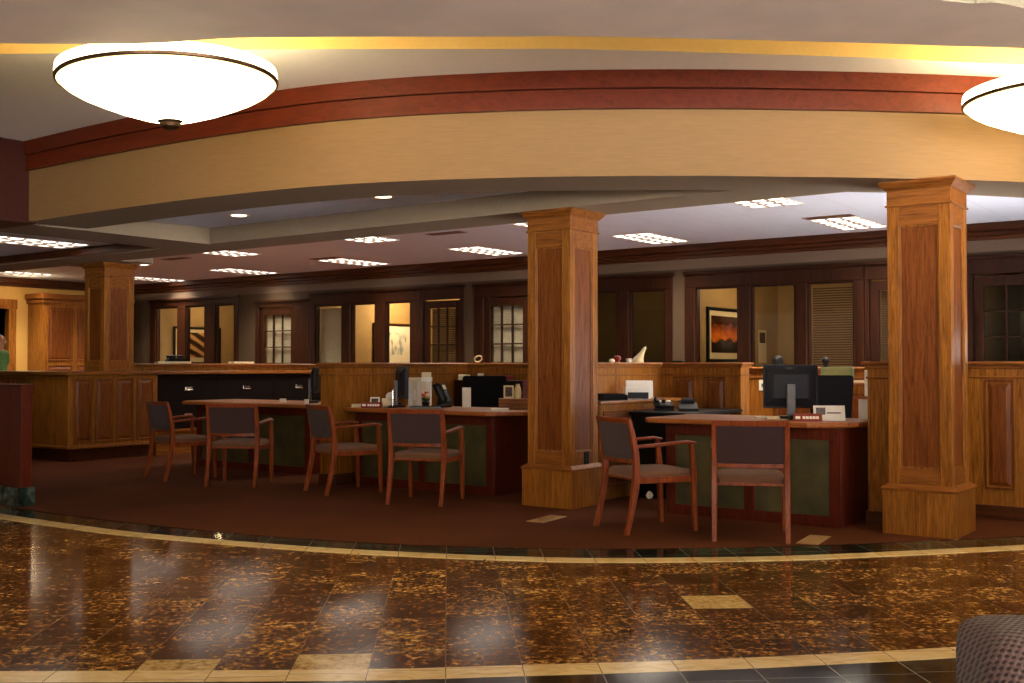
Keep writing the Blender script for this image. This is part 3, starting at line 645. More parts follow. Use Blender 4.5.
# tall cabinet at the left wall
t = thing('tall_cabinet', 'tall oak cabinet with crown molding and raised panel doors at far left', 'cabinet', (0, 0, 0))
b = MB(); b.box(-21.48, -20.9, 12.39, 14.4, 0.02, 2.5, 0.004); b.build('body', OAK_Z, t)
c = MB(); c.box(-21.48, -20.86, 12.35, 14.44, 2.48, 2.56, 0.01); c.box(-21.48, -20.82, 12.31, 14.48, 2.56, 2.68, 0.015); c.build('crown', OAK_X, t)
for a, b_ in ((12.5, 13.05), (13.15, 13.7), (13.8, 14.3)):
    q = MB(); q.at(-20.9, 0, 0, math.pi/2); panel(q, a, b_, 1.3, 2.4, 0, 0.03); panel(q, a, b_, 0.2, 1.22, 0, 0.03); q.build('door', OAK_PANEL, t)
# mahogany counter end on a green marble plinth at the frame's left
t = thing('mahogany_counter', 'dark mahogany counter front on green marble base at the far left', 'counter', (0, 0, 0))
b = MB(); b.box(-12.2, -8.86, 5.06, 5.16, 0.17, 1.02, 0.003); b.box(-12.2, -8.84, 5.04, 5.18, 1.02, 1.045, 0.006); b.build('front_panel', MAHOG_Z, t)
b = MB(); b.box(-12.2, -8.87, 5.04, 5.2, 0.008, 0.17, 0.003); b.build('plinth', GREENP, t)

# ------------------------------------------------------------------ desks
def desk(label, loc, L, top_poly, D=0.75, npan=2, rz=0):
    """origin at the front-right corner of the body; the body runs to -x and back to +y"""
    t = thing('office_desk', label, 'desk', loc, rz, 'cherry desks with olive front panels'); H = 0.74
    top = MB(); top.prism(top_poly, H, H+0.04, 0.012); top.build('top', DESKTOP, t)
    e = MB(); e.box(-0.035, 0, 0.03, D, 0, H, 0.004); e.build('end_panel', MAHOG_Z, t)
    e = MB(); e.box(-L, -L+0.035, 0.03, D, 0, H, 0.004); e.build('end_panel', MAHOG_Z, t)
    f = MB(); s = 0.085
    f.box(-L, 0, 0, 0.03, 0, 0.09, 0.003); f.box(-L, 0, 0, 0.03, H-0.09, H, 0.003)
    w = (L-s*(npan+1))/npan
    for k in range(npan+1): x = -L+k*(w+s); f.box(x, x+s, 0, 0.03, 0.09, H-0.09, 0.003)
    f.build('front_frame', MAHOG_Z, t)
    for k in range(npan):
        p = MB(); x = -L+s+k*(w+s); p.box(x, x+w, 0.012, 0.026, 0.09, H-0.09, 0.002); p.build('front_panel', OLIVE, t)
    p = MB(); p.box(-0.48, -0.04, 0.1, D-0.02, 0.02, H-0.01, 0.003); ped = p.build('pedestal', MAHOG_Z, t)
    for k in range(3):
        d = MB(); z = 0.05+k*0.22; d.box(-0.47, -0.05, D-0.02, D, z, z+0.2, 0.003); dr = d.build('drawer', MAHOG_Z, ped)
    return t
desk('cherry desk before the right column, with a flat monitor seen from behind', (-2.84, 7.95, 0), 1.44,
     [(-1.62, -0.02), (-1.56, -0.09), (-0.22, -0.09), (0.06, 0.22), (0.06, 0.84), (-1.62, 0.84)])
desk('cherry desk left of the middle column, loaded with white binders', (-6.12, 8.06, 0), 1.75,
     [(-1.83, -0.09), (-0.02, -0.09), (0.22, 0.16), (0.22, 0.84), (-1.83, 0.84)])
desk('cherry desk farthest left, before the black file cabinets', (-8.92, 8.42, 0), 1.95,
     [(-2.22, 0.05), (-2.1, -0.09), (0.0, -0.09), (0.12, 0.05), (0.12, 0.84), (-2.22, 0.84)])
DZ = 0.7805

# ------------------------------------------------------------------ guest chairs
def guest_chair():
    t = thing('guest_chair', '', 'chair', (0, 0, 0), 0, 'cherry guest chairs with plum fabric')
    for sx in (-1, 1):
        r = MB(); x = sx*0.252
        r.post([(x, -0.315, 0), (x, -0.277, 0.16), (x, -0.242, 0.33), (x, -0.232, 0.45), (x, -0.240, 0.6), (x, -0.272, 0.76), (x, -0.296, 0.845)], [(0.017, 0.018), (0.019, 0.021), (0.021, 0.024), (0.021, 0.025), (0.02, 0.022), (0.018, 0.018), (0.016, 0.015)])
        r.build('leg', CHERRY, t, True)
        f = MB(); x2 = sx*0.256
        f.post([(x2, 0.262, 0), (x2, 0.252, 0.2), (x2, 0.245, 0.4), (x2, 0.243, 0.47), (x2, 0.232, 0.6), (x2, 0.226, 0.655)], [(0.015, 0.015), (0.019, 0.019), (0.022, 0.022), (0.021, 0.021), (0.016, 0.016), (0.017, 0.017)])
        f.build('leg', CHERRY, t, True)
        a = MB(); pts = [(x, -0.24, 0.638), (sx*0.253, -0.1, 0.645), (sx*0.256, 0.08, 0.658), (sx*0.257, 0.2, 0.665), (sx*0.257, 0.262, 0.655)]
        secs = []
        for i, (px, py, pz) in enumerate(pts):
            w, h = (0.016, 0.024, 0.027, 0.027, 0.02)[i], (0.013, 0.013, 0.013, 0.013, 0.009)[i]
            secs.append([(px+c, py, pz+d) for c, d in ((-w, -h*0.4), (-w*0.6, -h), (w*0.6, -h), (w, -h*0.4), (w, h*0.4), (w*0.6, h), (-w*0.6, h), (-w, h*0.4))])
        a.loft(secs); a.build('armrest', CHERRY, t, True)
    fr = MB(); fr.box(-0.232, 0.232, 0.232, 0.258, 0.368, 0.415, 0.004); fr.box(-0.232, 0.232, -0.238, -0.222, 0.385, 0.405, 0.003)
    for sx in (-1, 1):
        x0, x1 = sorted((sx*0.243, sx*0.266)); fr.box(x0, x1, -0.215, 0.225, 0.368, 0.415, 0.004)
    fr.build('seat_frame', CHERRY, t)
    s = MB(); secs = []
    for z, g in ((0.40, 0.0), (0.425, 0.008), (0.447, 0.0), (0.46, -0.02), (0.466, -0.06)):
        hx, y0, y1 = 0.238+g, -0.222-g*0.5, 0.262+g; c = 0.03
        secs.append([(-hx+c, y0, z), (hx-c, y0, z), (hx, y0+c, z), (hx, y1-c, z), (hx-c, y1, z), (-hx+c, y1, z), (-hx, y1-c, z), (-hx, y0+c, z)])
    s.loft(secs); s.build('seat', FABRIC2, t, True)
    def backsec(z0, z1, th, off, hx=0.233, n=9):
        b = MB(); rows = []
        for i in range(n):
            x = -hx+2*hx*i/(n-1); bow = -0.03*(1-(x/hx)**2)
            def yy(z): return -0.240-0.056*max(0, (z-0.6))/0.245+bow+off
            secs_ = [(x, yy(z0)-th, z0), (x, yy(z1)-th, z1), (x, yy(z1)+th, z1), (x, yy(z0)+th, z0)]
            rows.append(secs_)
        b.loft(rows); return b
    backsec(0.545, 0.808, 0.014, 0).build('back_pad', FABRIC, t, True)
    backsec(0.810, 0.848, 0.014, 0, 0.25).build('top_rail', CHERRY, t, True)
    backsec(0.515, 0.543, 0.011, 0).build('lower_rail', CHERRY, t, True)
    return t
gc = guest_chair()
CH = [((-3.99, 7.13), -32, 'plum guest chair right of the middle column, angled with both arms showing'),
      ((-3.235, 7.24), 25, 'plum guest chair seen straight from behind at the right desk, pale sheen on its legs'),
      ((-6.35, 7.39), 20, 'plum guest chair, back to us, at the middle desk left of the middle column'),
      ((-7.48, 7.52), -20, 'plum guest chair turned sideways at the partition end between the left desks'),
      ((-8.80, 7.36), 32, 'plum guest chair with its back to us at the farthest left desk'),
      ((-9.77, 7.39), -12, 'plum guest chair leftmost of all, turned toward the black file cabinets')]
for j, ((x, y), rz, lab) in enumerate(CH):
    o = gc if j == 0 else copy_tree(gc)
    o.location = (x, y, 0.009); o.rotation_euler = (0, 0, R(rz)); o.scale = (0.965, 0.965, 0.968); o['label'] = lab

# lounge chair in the near right corner
t = thing('lounge_chair', 'upholstered mauve woven lounge chair at the lower right corner of the photo', 'chair', (-0.118, 1.80, 0.003), R(36))
def rslab(mb, x0, x1, y0, y1, z0, z1, r): mb.box(x0, x1, y0, y1, z0, z1, r, 5)
b = MB(); rslab(b, -0.335, 0.335, -0.07, 0.09, 0.3, 0.842, 0.045); b.build('backrest', LOUNGE, t, True)
b = MB(); rslab(b, -0.33, 0.33, 0.06, 0.62, 0.22, 0.44, 0.05); b.build('seat', LOUNGE, t, True)
for sx in (-1, 1):
    for y in (0.0, 0.55):
        q = MB(); q.post([(sx*0.28, y, 0), (sx*0.27, y, 0.26)], [(0.018, 0.018), (0.026, 0.026)]); q.build('leg', CHERRY, t)

# ------------------------------------------------------------------ office chairs
def office_chair(label, loc, rz, top, k=1.0):
    t = thing('office_chair', label, 'chair', loc, rz, 'black office chairs behind the desks')
    b = MB(); secs = []
    for z, hw in ((0.55, 0.17), (0.60, 0.20), (0.78, 0.215), (top-0.06, 0.25), (top-0.015, 0.25), (top, 0.225)):
        hw *= k
        y = -0.24-0.1*(z-0.55); secs.append([(-hw, y-0.02, z), (-hw*0.5, y-0.045, z), (hw*0.5, y-0.045, z), (hw, y-0.02, z), (hw, y+0.02, z), (hw*0.5, y+0.01, z), (-hw*0.5, y+0.01, z), (-hw, y+0.02, z)])
    b.loft(secs); b.build('backrest', BLACKFAB, t, True)
    s = MB(); s.box(-0.25, 0.25, -0.24, 0.25, 0.44, 0.52, 0.03, 3); s.build('seat', BLACKFAB, t, True)
    p = MB(); p.lathe([(0.03, 0.09), (0.03, 0.44)], 12, cap=True); p.tube([(0, 0, 0.42), (0, -0.24, 0.43), (0, -0.3, 0.62)], 0.022); p.build('post', BLACK, t)
    for k in range(5):
        a = k*2*math.pi/5; g = MB(); g.tube([(0.03*math.cos(a), 0.03*math.sin(a), 0.1), (0.28*math.cos(a), 0.28*math.sin(a), 0.06)], [0.024, 0.014]); lg = g.build('leg', BLACK, t)
        c = MB(); c.lathe([(0, 0.0), (0.02, 0.006), (0.024, 0.025), (0.02, 0.045), (0, 0.05)], 10, c=(0.28*math.cos(a), 0.28*math.sin(a), 0)); c.build('caster', BLACK, lg)
    for sx in (-1, 1):
        m = MB(); m.tube([(sx*0.25, 0.02, 0.46), (sx*0.29, 0.02, 0.5), (sx*0.29, 0.02, 0.66)], 0.014); m.box(sx*0.29-0.03, sx*0.29+0.03, -0.12, 0.16, 0.66, 0.685, 0.008); m.build('armrest', BLACK, t)
    return t
office_chair('black office chair at the middle desk, its wide back showing left of the middle column', (-7.10, 9.18, 0.009), R(180+36), 1.085, 0.95)
office_chair('black office chair behind the monitor at the right desk', (-3.27, 9.15, 0.009), R(180+36), 1.11, 0.8)

# ------------------------------------------------------------------ credenza, black table
t = thing('wood_credenza', 'low oak credenza right of the middle column, holding white leaflets', 'cabinet', (0, 0, 0))
b = MB(); b.box(-5.41, -5.12, 8.29, 9.96, 0.01, 0.85, 0.004); b.build('body', OAK_Z, t)
b = MB(); b.box(-5.42, -5.095, 8.27, 9.97, 0.852, 0.885, 0.008); b.build('top', OAK_Y, t)
for k in range(3):
    q = MB(); q.at(-5.12, 0, 0, math.pi/2); panel(q, 8.34+k*0.54, 8.34+k*0.54+0.48, 0.12, 0.8, 0); q.build('door', OAK_PANEL, t)
t = thing('black_table', 'black return table with solid black end beside the credenza', 'table', (0, 0, 0))
b = MB(); b.box(-5.08, -4.50, 8.72, 9.92, 0.755, 0.785, 0.006); b.build('top', BLACKLAM, t)
b = MB(); b.box(-5.06, -4.62, 8.78, 8.82, 0.009, 0.755, 0.003); b.build('end_panel', BLACKLAM, t)
b = MB(); b.box(-5.06, -4.62, 9.82, 9.86, 0.009, 0.755, 0.003); b.build('end_panel', BLACKLAM, t)
b = MB(); b.box(-4.78, -4.74, 8.82, 9.82, 0.35, 0.75, 0.003); b.build('back_panel', BLACKLAM, t)

# ------------------------------------------------------------------ lights: bowls
def bowl(loc, label, drop, k=1.0):
    t = thing('bowl_lamp', label, 'lamp', loc, 0, 'glowing bowl lamps of the lobby')
    Rr = 0.612
    g = MB(); prof = [(0.0, -0.235), (0.07, -0.232), (0.18, -0.208), (0.32, -0.162), (0.43, -0.118), (0.52, -0.078), (0.58, -0.042), (Rr, -0.010), (Rr+0.012, 0.0)]
    g.lathe(prof+[(Rr+0.017, 0.03), (Rr+0.012, 0.066), (Rr+0.004, 0.07)], 72); g.build('bowl', BOWL, t, True)
    g = MB(); g.lathe([(Rr+0.003, 0.069), (Rr-0.006, 0.03), (0.565, -0.03), (0.41, -0.112), (0.18, -0.196), (0.0, -0.222)], 72); g.build('bowl_liner', LOUVER, t, True)  # added inner shell that blocks the bowl's glow from going upward
    r = MB(); r.lathe([(Rr+0.006, -0.013), (Rr+0.018, -0.009), (Rr+0.021, 0.006), (Rr+0.008, 0.007), (Rr+0.006, -0.013)], 72); r.build('rim_band', BRONZE, t, True)
    f = MB(); f.lathe([(0.0, -0.284), (0.034, -0.280), (0.057, -0.266), (0.062, -0.250), (0.057, -0.241), (0.074, -0.233), (0.068, -0.226), (0.0, -0.225)], 20); f.build('finial', BRONZE, t, True)
    s = MB(); s.lathe([(0.005, -0.224), (0.005, drop-0.015)], 10, cap=True); s.build('stem', LOUVER, t, True)
    c = MB(); c.lathe([(0.0, drop-0.024), (0.08, drop-0.02), (0.09, drop-0.009), (0.09, drop), (0.0, drop)], 24); c.build('canopy', LOUVER, t, True)
    t.scale = (k, k, k); return t
BL = [bowl((-5.442, 4.003, 2.872), 'glowing white glass bowl lamp hanging at upper left, seen whole with bronze finial', 1.05),
      bowl((-1.27, 7.74, 2.90), 'glowing white glass bowl lamp cut by the right edge, above the right column', 1.05)]
BL[0].rotation_euler = (R(1.2), R(-1.8), 0)
for b_ in BL:
    l = bpy.data.lights.new('bowl_bulb', 'POINT'); l.energy = 75; l.color = (1.0, 0.82, 0.46); l.shadow_soft_size = 0.12
    o = bpy.data.objects.new('bowl_bulb', l); COL.objects.link(o); o.location = b_.location + Vector((0, 0, 0.07))
# troffers
def troffer():
    t = thing('ceiling_light', '', 'ceiling light', (0, 0, 0), 0, 'recessed grid ceiling lights of the office')
    f = MB(); f.box(-0.305, 0.305, -0.61, -0.585, -0.006, 0.0); f.box(-0.305, 0.305, 0.585, 0.61, -0.006, 0.0); f.box(-0.305, -0.28, -0.585, 0.585, -0.006, 0.0); f.box(0.28, 0.305, -0.585, 0.585, -0.006, 0.0); f.build('frame', LOUVER, t)
    d = MB(); d.box(-0.28, 0.28, -0.585, 0.585, -0.0025, -0.001); d.build('diffuser', LENS, t)
    g = MB()
    for k in (1, 2): x = -0.28+0.56*k/3; g.box(x-0.011, x+0.011, -0.585, 0.585, -0.016, -0.003)
    for k in range(1, 6): y = -0.585+1.17*k/6; g.box(-0.28, 0.28, y-0.009, y+0.009, -0.0155, -0.0035)
    g.build('louver', LOUVERG, t); return t
T0 = troffer()
rowA = [(-4.75, 13.68, 'nearest the right column'), (-7.58, 13.65, 'second from the right column'), (-10.48, 13.62, 'left of the middle column'), (-13.45, 13.72, 'third leftward from the middle column'), (-16.48, 13.85, 'above the left desk'), (-19.5, 14.0, 'next to the left column')]
rowB = [(-4.87, 11.08, 'nearest the right column'), (-7.92, 10.95, 'half hidden by the middle column'), (-10.86, 11.08, 'left of the middle column'), (-14.0, 11.25, 'above the left desk'), (-17.0, 11.35, 'at the left column, half hidden'), (-20.35, 11.5, 'beyond the left column, over the tall cabinet')]
j = 0
for row, rn in ((rowA, 'rear row by offices'), (rowB, 'front row along beam')):
    for x, y, w in row:
        o = T0 if j == 0 else copy_tree(T0); j += 1
        o.location = (x, y, 3.0); o['label'] = 'grid ceiling light, %s, %s' % (rn, w)
o = copy_tree(T0); o.location = (-11.95, 6.9, 2.63); o['label'] = 'grid ceiling light in the lower bay at the far left, under the fascia end'
for tt in [x for x in bpy.data.objects if x.name.startswith('ceiling_light')]:
    l = bpy.data.lights.new('troffer_tubes', 'AREA'); l.shape = 'RECTANGLE'; l.size = 0.54; l.size_y = 1.15; l.energy = 26; l.color = (1.0, 0.86, 0.68); l.spread = R(115)
    l.energy = 8 if tt.location.y < 7.5 else 72
    o = bpy.data.objects.new('troffer_tubes', l); COL.objects.link(o); o.location = tt.location + Vector((0, 0, -0.024))
# vents
v0 = None
for x, y, rz, lab in ((-4.75, 12.93, 0, 'brown air vent at the end of the ceiling light by the right column'), (-13.35, 12.93, 0, 'brown air vent at the end of a ceiling light left of the middle column'), (-9.5, 11.45, 0, 'brown air vent close to the beam left of the middle column'), (-15.4, 11.5, 0, 'brown air vent close to the beam near the left column')):
    if v0 is None:
        v0 = thing('air_vent', '', 'vent', (0, 0, 0), 0, 'brown ceiling air vents')
        f = MB(); f.box(-0.3, 0.3, -0.09, -0.07, -0.008, 0); f.box(-0.3, 0.3, 0.07, 0.09, -0.008, 0); f.box(-0.3, -0.28, -0.07, 0.07, -0.008, 0); f.box(0.28, 0.3, -0.07, 0.07, -0.008, 0); f.build('frame', VENT, v0)
        g = MB()
        for k in range(5): yy = -0.055+k*0.0275; g.box(-0.28, 0.28, yy-0.006, yy+0.006, -0.007, -0.001)
        g.build('grille', VENT, v0); o = v0
    else: o = copy_tree(v0)
    o.location = (x, y, 3.0); o.rotation_euler = (0, 0, rz); o['label'] = lab
for x, y, lab in ((-8.65, 7.2, 'small round downlight at the left of the ceiling bay'), (-6.66, 7.15, 'small round downlight close to the curved soffit, right of the other one')):
    t = thing('downlight', lab, 'ceiling light', (x, y, 2.70), 0, 'round downlights in the ceiling bay')
    f = MB(); f.lathe([(0.075, -0.002), (0.1, -0.008), (0.11, -0.004), (0.11, 0.0)], 24); f.build('trim_ring', LOUVER, t, True)
    d = MB(); d.lathe([(0.0, -0.004), (0.076, -0.003)], 24); d.build('lamp', BULB, t)
    l = bpy.data.lights.new('downlight_beam', 'SPOT'); l.energy = 8; l.color = (1, .75, .45); l.spot_size = R(90); l.spot_blend = 0.6; l.shadow_soft_size = 0.06
    o = bpy.data.objects.new('downlight_beam', l); COL.objects.link(o); o.location = (x, y, 2.68)

# ------------------------------------------------------------------ framed pictures in the offices (hung on partitions facing +x)
def picture(label, u, y0, y1, z0, z1, artm, framem, matm=CREAM, mg=0.14):
    t = thing('framed_picture', label, 'picture', (u, (y0+y1)/2, (z0+z1)/2), 0, 'framed prints in the glazed offices'); w, h = (y1-y0)/2, (z1-z0)/2
    f = MB()
    for a in ((-w, w, -h, -h+0.05), (-w, w, h-0.05, h), (-w, -w+0.05, -h+0.05, h-0.05), (w-0.05, w, -h+0.05, h-0.05)): f.box(0, 0.04, a[0], a[1], a[2], a[3], 0.004)
    f.build('frame', framem, t)
    m = MB(); m.box(0.002, 0.018, -w+0.05, w-0.05, -h+0.05, h-0.05); m.build('mat', matm, t)
    p = MB(); p.box(0.019, 0.021, -w+mg, w-mg, -h+mg+0.01, h-mg+0.01); p.build('print', artm, t)
    return t
picture('framed sunset print in the office behind the right desk', -7.64, 15.5, 16.75, 1.26, 2.12, ART_SUN, BLACK)
picture('brightly lit framed pale grey print in the office behind the middle desk', -15.46, 16.3, 17.5, 1.22, 2.08, ART_SKETCH, DARKW_Z, WHITE, 0.2)
picture('framed amber streaked print in the leftmost office', -20.46, 15.2, 16.5, 1.24, 2.08, ART_STREAK, BLACK)
t = thing('wall_calendar', 'open wall calendar on the office wall right of the sunset print', 'calendar', (-7.638, 17.62, 1.55), 0)
m = MB(); m.box(0, 0.006, -0.16, 0.16, 0.0, 0.26); m.build('picture_page', CREAM, t)
m = MB(); m.box(0.0065, 0.008, -0.12, 0.12, 0.04, 0.22); m.build('picture', PHOTO, t)
m = MB(); m.box(0, 0.008, -0.15, 0.17, -0.3, -0.002); m.build('date_page', CREAM, t)

# ------------------------------------------------------------------ small things on and behind the desks
def text_mesh(name, s, size, mat, parent, loc, rot, extr=0.0008):
    cu = bpy.data.curves.new(name, 'FONT'); cu.body = s; cu.size = size; cu.extrude = extr; cu.align_x = 'CENTER'; cu.align_y = 'CENTER'; cu.materials.append(mat)
    tmp = bpy.data.objects.new(name, cu); me = bpy.data.meshes.new_from_object(tmp); bpy.data.objects.remove(tmp)
    o = bpy.data.objects.new(name, me); COL.objects.link(o); o.parent = parent; o.location = loc; o.rotation_euler = rot; return o
def monitor(label, loc, rz, w=0.42, h=0.34, zc=0.24, logo=None):
    """screen faces local +y"""
    t = thing('computer_monitor', label, 'monitor', loc, rz, 'flat computer monitors on the desks')
    b = MB(); b.box(-w/2, w/2, -0.02, 0.018, zc-h/2, zc+h/2, 0.008, 2)
    b.loft([[(-x, y, zc-z), (x, y, zc-z), (x, y, zc+z), (-x, y, zc+z)] for x, y, z in ((w*0.47, -0.02, h*0.46), (w*0.43, -0.034, h*0.4), (w*0.34, -0.052, h*0.30), (w*0.30, -0.056, h*0.27))]); b.build('housing', GREYP, t)
    s = MB(); s.box(-w/2+0.018, w/2-0.018, 0.0182, 0.0195, zc-h/2+0.02, zc+h/2-0.018); s.build('screen', BLACKLAM, t)
    n = MB(); n.box(-0.034, 0.034, -0.09, -0.057, 0.02, zc+0.02, 0.006); n.build('neck', GREYL, t)
    q = MB(); q.prism([(0.12*math.cos(a)*(1.0), -0.05+0.085*math.sin(a)) for a in [k*math.pi/12 for k in range(24)]], 0, 0.02, 0.006); q.build('stand', BLACK, t)
    if logo: text_mesh('logo', logo, 0.036, GREYL, t, (0, -0.0345, zc+h*0.40), (R(90), 0, 0))
    return t
monitor('dark flat monitor seen from behind on the right desk', (-3.445, 8.50, DZ), R(27), 0.43, 0.35, 0.255, 'DELL')
monitor('black monitor turned edge-on on the middle desk beside white binders', (-7.585, 8.45, DZ), R(-36), 0.40, 0.33, 0.25)
monitor('black monitor seen edge-on at the right end of the leftmost desk', (-9.28, 8.86, DZ), R(-50), 0.36, 0.29, 0.255)
def block(name, label, cat, x, y, z, rz, sx, sy, sz, mat, bev=0.003, group=None):
    b = MB(); b.box(-sx/2, sx/2, -sy/2, sy/2, 0, sz, bev); o = b.build(name, mat); put(o, (x, y, z), R(rz)); return tag(o, label, cat, group)
def nameplate(label, x, y, rz, txt):
    t = thing('name_plate', label, 'name plate', (x, y, DZ), R(rz), 'maroon name plates on the desks')
    b = MB(); b.loft([[(a, -0.03, 0), (a, 0.03, 0), (a, 0.012, 0.058), (a, -0.004, 0.058)] for a in (-0.105, 0.105)]); b.build('plate', REDP, t)
    q = MB()
    tilt = math.atan2(0.026, 0.058)
    for k, (a, w_) in enumerate(((-0.075, 0.035), (-0.03, 0.02), (-0.005, 0.022), (0.02, 0.02), (0.045, 0.022), (0.07, 0.02))):
        q.loft([[(a+d, -0.0305+0.45*zz-0.001, zz), (a+d, -0.0295+0.45*zz, zz)] + [(a+d, -0.0295+0.45*(zz+0.02), zz+0.02), (a+d, -0.0305+0.45*(zz+0.02)-0.001, zz+0.02)] for d, zz in ((-w_/2, 0.018), (w_/2, 0.018))])
    q.build('lettering', WHITE, t); return t
nameplate('maroon name plate on the right desk, in front of the white card', -3.14, 8.085, 30, '')
nameplate('maroon name plate on the middle desk, left of the edge-on monitor', -7.66, 8.07, 32, '')
def photo_frame(label, x, y, z, rz, w, h, framem, picm, matw=0.018):
    t = thing('photo_frame', label, 'photo frame', (x, y, z), R(rz)); tl = 0.25
    def yy(zz): return zz*tl
    f = MB()
    f.loft([[(-w/2, -0.006, 0), (w/2, -0.006, 0), (w/2, 0.006, 0), (-w/2, 0.006, 0)], [(-w/2, yy(h)-0.006, h), (w/2, yy(h)-0.006, h), (w/2, yy(h)+0.006, h), (-w/2, yy(h)+0.006, h)]]); f.build('frame', framem, t)
    p = MB(); m = matw; p.loft([[(-w/2+m, yy(m)-0.0075, m), (w/2-m, yy(m)-0.0075, m), (w/2-m, yy(m)-0.006, m), (-w/2+m, yy(m)-0.006, m)], [(-w/2+m, yy(h-m)-0.0075, h-m), (w/2-m, yy(h-m)-0.0075, h-m), (w/2-m, yy(h-m)-0.006, h-m), (-w/2+m, yy(h-m)-0.006, h-m)]]); p.build('print', picm, t)
    k = MB(); k.box(-0.015, 0.015, yy(h*0.6), h*0.45, 0, 0.006); k.build('strut', framem, t); return t
t = photo_frame('white tent card with a dark picture on the right desk', -3.03, 8.25, DZ, 30, 0.235, 0.115, WHITE, WHITE, 0.012)
q = MB(); q.box(-0.1, -0.03, 0.004, 0.0085, 0.025, 0.1); qq = q.build('picture', PHOTO, t)
q = MB(); q.box(-0.02, 0.085, 0.004, 0.009, 0.055, 0.064); q.build('line', BLACK, t)
photo_frame('small dark photo in white frame on the middle desk beside the name plate', -7.81, 8.27, DZ, 32, 0.10, 0.1, WHITE, PHOTO, 0.014)
block('envelope_box', 'cream box of envelopes on the middle desk behind the small photo', 'box', -7.80, 8.46, DZ, 34, 0.12, 0.08, 0.085, CREAM)
block('note_pad', 'white note pad at the left end of the middle desk', 'note pad', -7.89, 8.10, DZ, 30, 0.10, 0.09, 0.035, CREAM)
t = thing('tape_dispenser', 'black tape dispenser with white roll on the middle desk', 'tape dispenser', (-7.87, 8.62, DZ), R(36))
b = MB(); b.loft([[(-0.1, -0.025, 0), (0.1, -0.025, 0), (0.1, 0.025, 0), (-0.1, 0.025, 0)], [(-0.06, -0.025, 0.05), (0.08, -0.025, 0.03), (0.08, 0.025, 0.03), (-0.06, 0.025, 0.05)]]); b.build('base', BLACK, t)
b = MB(); b.tube([(-0.03, -0.02, 0.095), (-0.03, 0.02, 0.095)], 0.05, 20); b.build('roll', WHITE, t)
t = thing('desk_lamp', 'thin silver stick stand before the edge-on monitor on the middle desk', 'stand', (-7.52, 8.22, DZ), R(30))
b = MB(); b.lathe([(0.0, 0.0), (0.05, 0.0), (0.045, 0.014), (0.0, 0.016)], 20); b.build('base', BLACK, t)
b = MB(); b.tube([(0, 0, 0.01), (0.005, 0, 0.09), (0.0, 0, 0.17), (0.03, -0.005, 0.2)], 0.007); b.build('stem', CHROME, t)
t.name = 'stick_stand'
# binders on the middle desk
for k in range(5):
    t = thing('white_binder', 'white binder standing upright in the row between monitor and telephone on the middle desk', 'binder', (-7.745+k*0.038, 8.745+k*0.028, DZ), R(36), 'white binders standing on the middle desk')
    b = MB(); b.box(-0.0225, 0.0225, 0, 0.2, 0, 0.255, 0.003); b.build('cover', CREAM if k % 2 else WHITE, t)
    b = MB(); b.box(-0.013, 0.013, -0.0015, 0.0, 0.06, 0.17); b.build('spine_label', WHITE, t)
block('paper_box', 'flat cream box lying across the left tops of the white binders', 'box', -7.765, 8.85, DZ+0.256, 36, 0.13, 0.16, 0.04, CREAM)
block('paper_box', 'white carton lying on the right tops of the white binders', 'box', -7.668, 8.922, DZ+0.256, 36, 0.105, 0.16, 0.045, WHITE)
block('small_box', 'small cream box topmost on the white binders', 'box', -7.672, 8.92, DZ+0.302, 42, 0.10, 0.1, 0.05, CREAM)
# flower pot with orange blossoms
t = thing('flower_pot', 'small pot of orange blossoms on the middle desk, before the binders', 'plant', (-7.32, 8.50, DZ), 0)
b = MB(); b.lathe([(0.0, 0), (0.03, 0), (0.042, 0.055), (0.036, 0.055), (0.03, 0.045), (0, 0.045)], 16); b.build('pot', BLACK, t, True)
b = MB(); rnd = random.Random(3)
for k in range(18):
    a = rnd.random()*6.28; r_ = 0.03+0.03*rnd.random(); h = 0.07+0.05*rnd.random(); x, y = r_*math.cos(a), r_*math.sin(a)
    vs = [b.v(p) for p in ((0, 0, 0.05), (x*0.6-0.01, y*0.6, h*0.8), (x, y, h), (x*0.6+0.01, y*0.6, h*0.8))]; b.face(vs)
b.build('leaf_tuft', LEAF, t)
for dx, dy, dz in ((-0.03, 0, 0.13), (0.0, -0.03, 0.115), (-0.01, 0.02, 0.15), (0.035, -0.01, 0.10)):
    f = MB()
    for k in range(6):
        a = k*math.pi/3; f.loft([[(dx+c*0.006, dy+s*0.006, dz-0.012) for c, s in ((-1, -1), (1, -1), (1, 1), (-1, 1))], [(dx+0.02*math.cos(a)+c*0.008, dy+0.02*math.sin(a)+s*0.008, dz+0.008) for c, s in ((-1, -1), (1, -1), (1, 1), (-1, 1))]])
    f.build('blossom', ORANGE if dx < 0.03 else YELLOW, t)
t = thing('computer_keyboard', 'dark keyboard lying on the middle desk before the flower pot', 'keyboard', (-7.10, 8.24, DZ), R(34))
b = MB(); b.box(-0.15, 0.15, -0.06, 0.06, 0, 0.018, 0.004); b.build('case', GREYL, t)
b = MB()
for r_ in range(4):
    for c in range(13): b.box(-0.14+c*0.0215, -0.14+c*0.0215+0.018, -0.05+r_*0.025, -0.05+r_*0.025+0.02, 0.018, 0.024)
b.build('key_grid', BLACK, t)
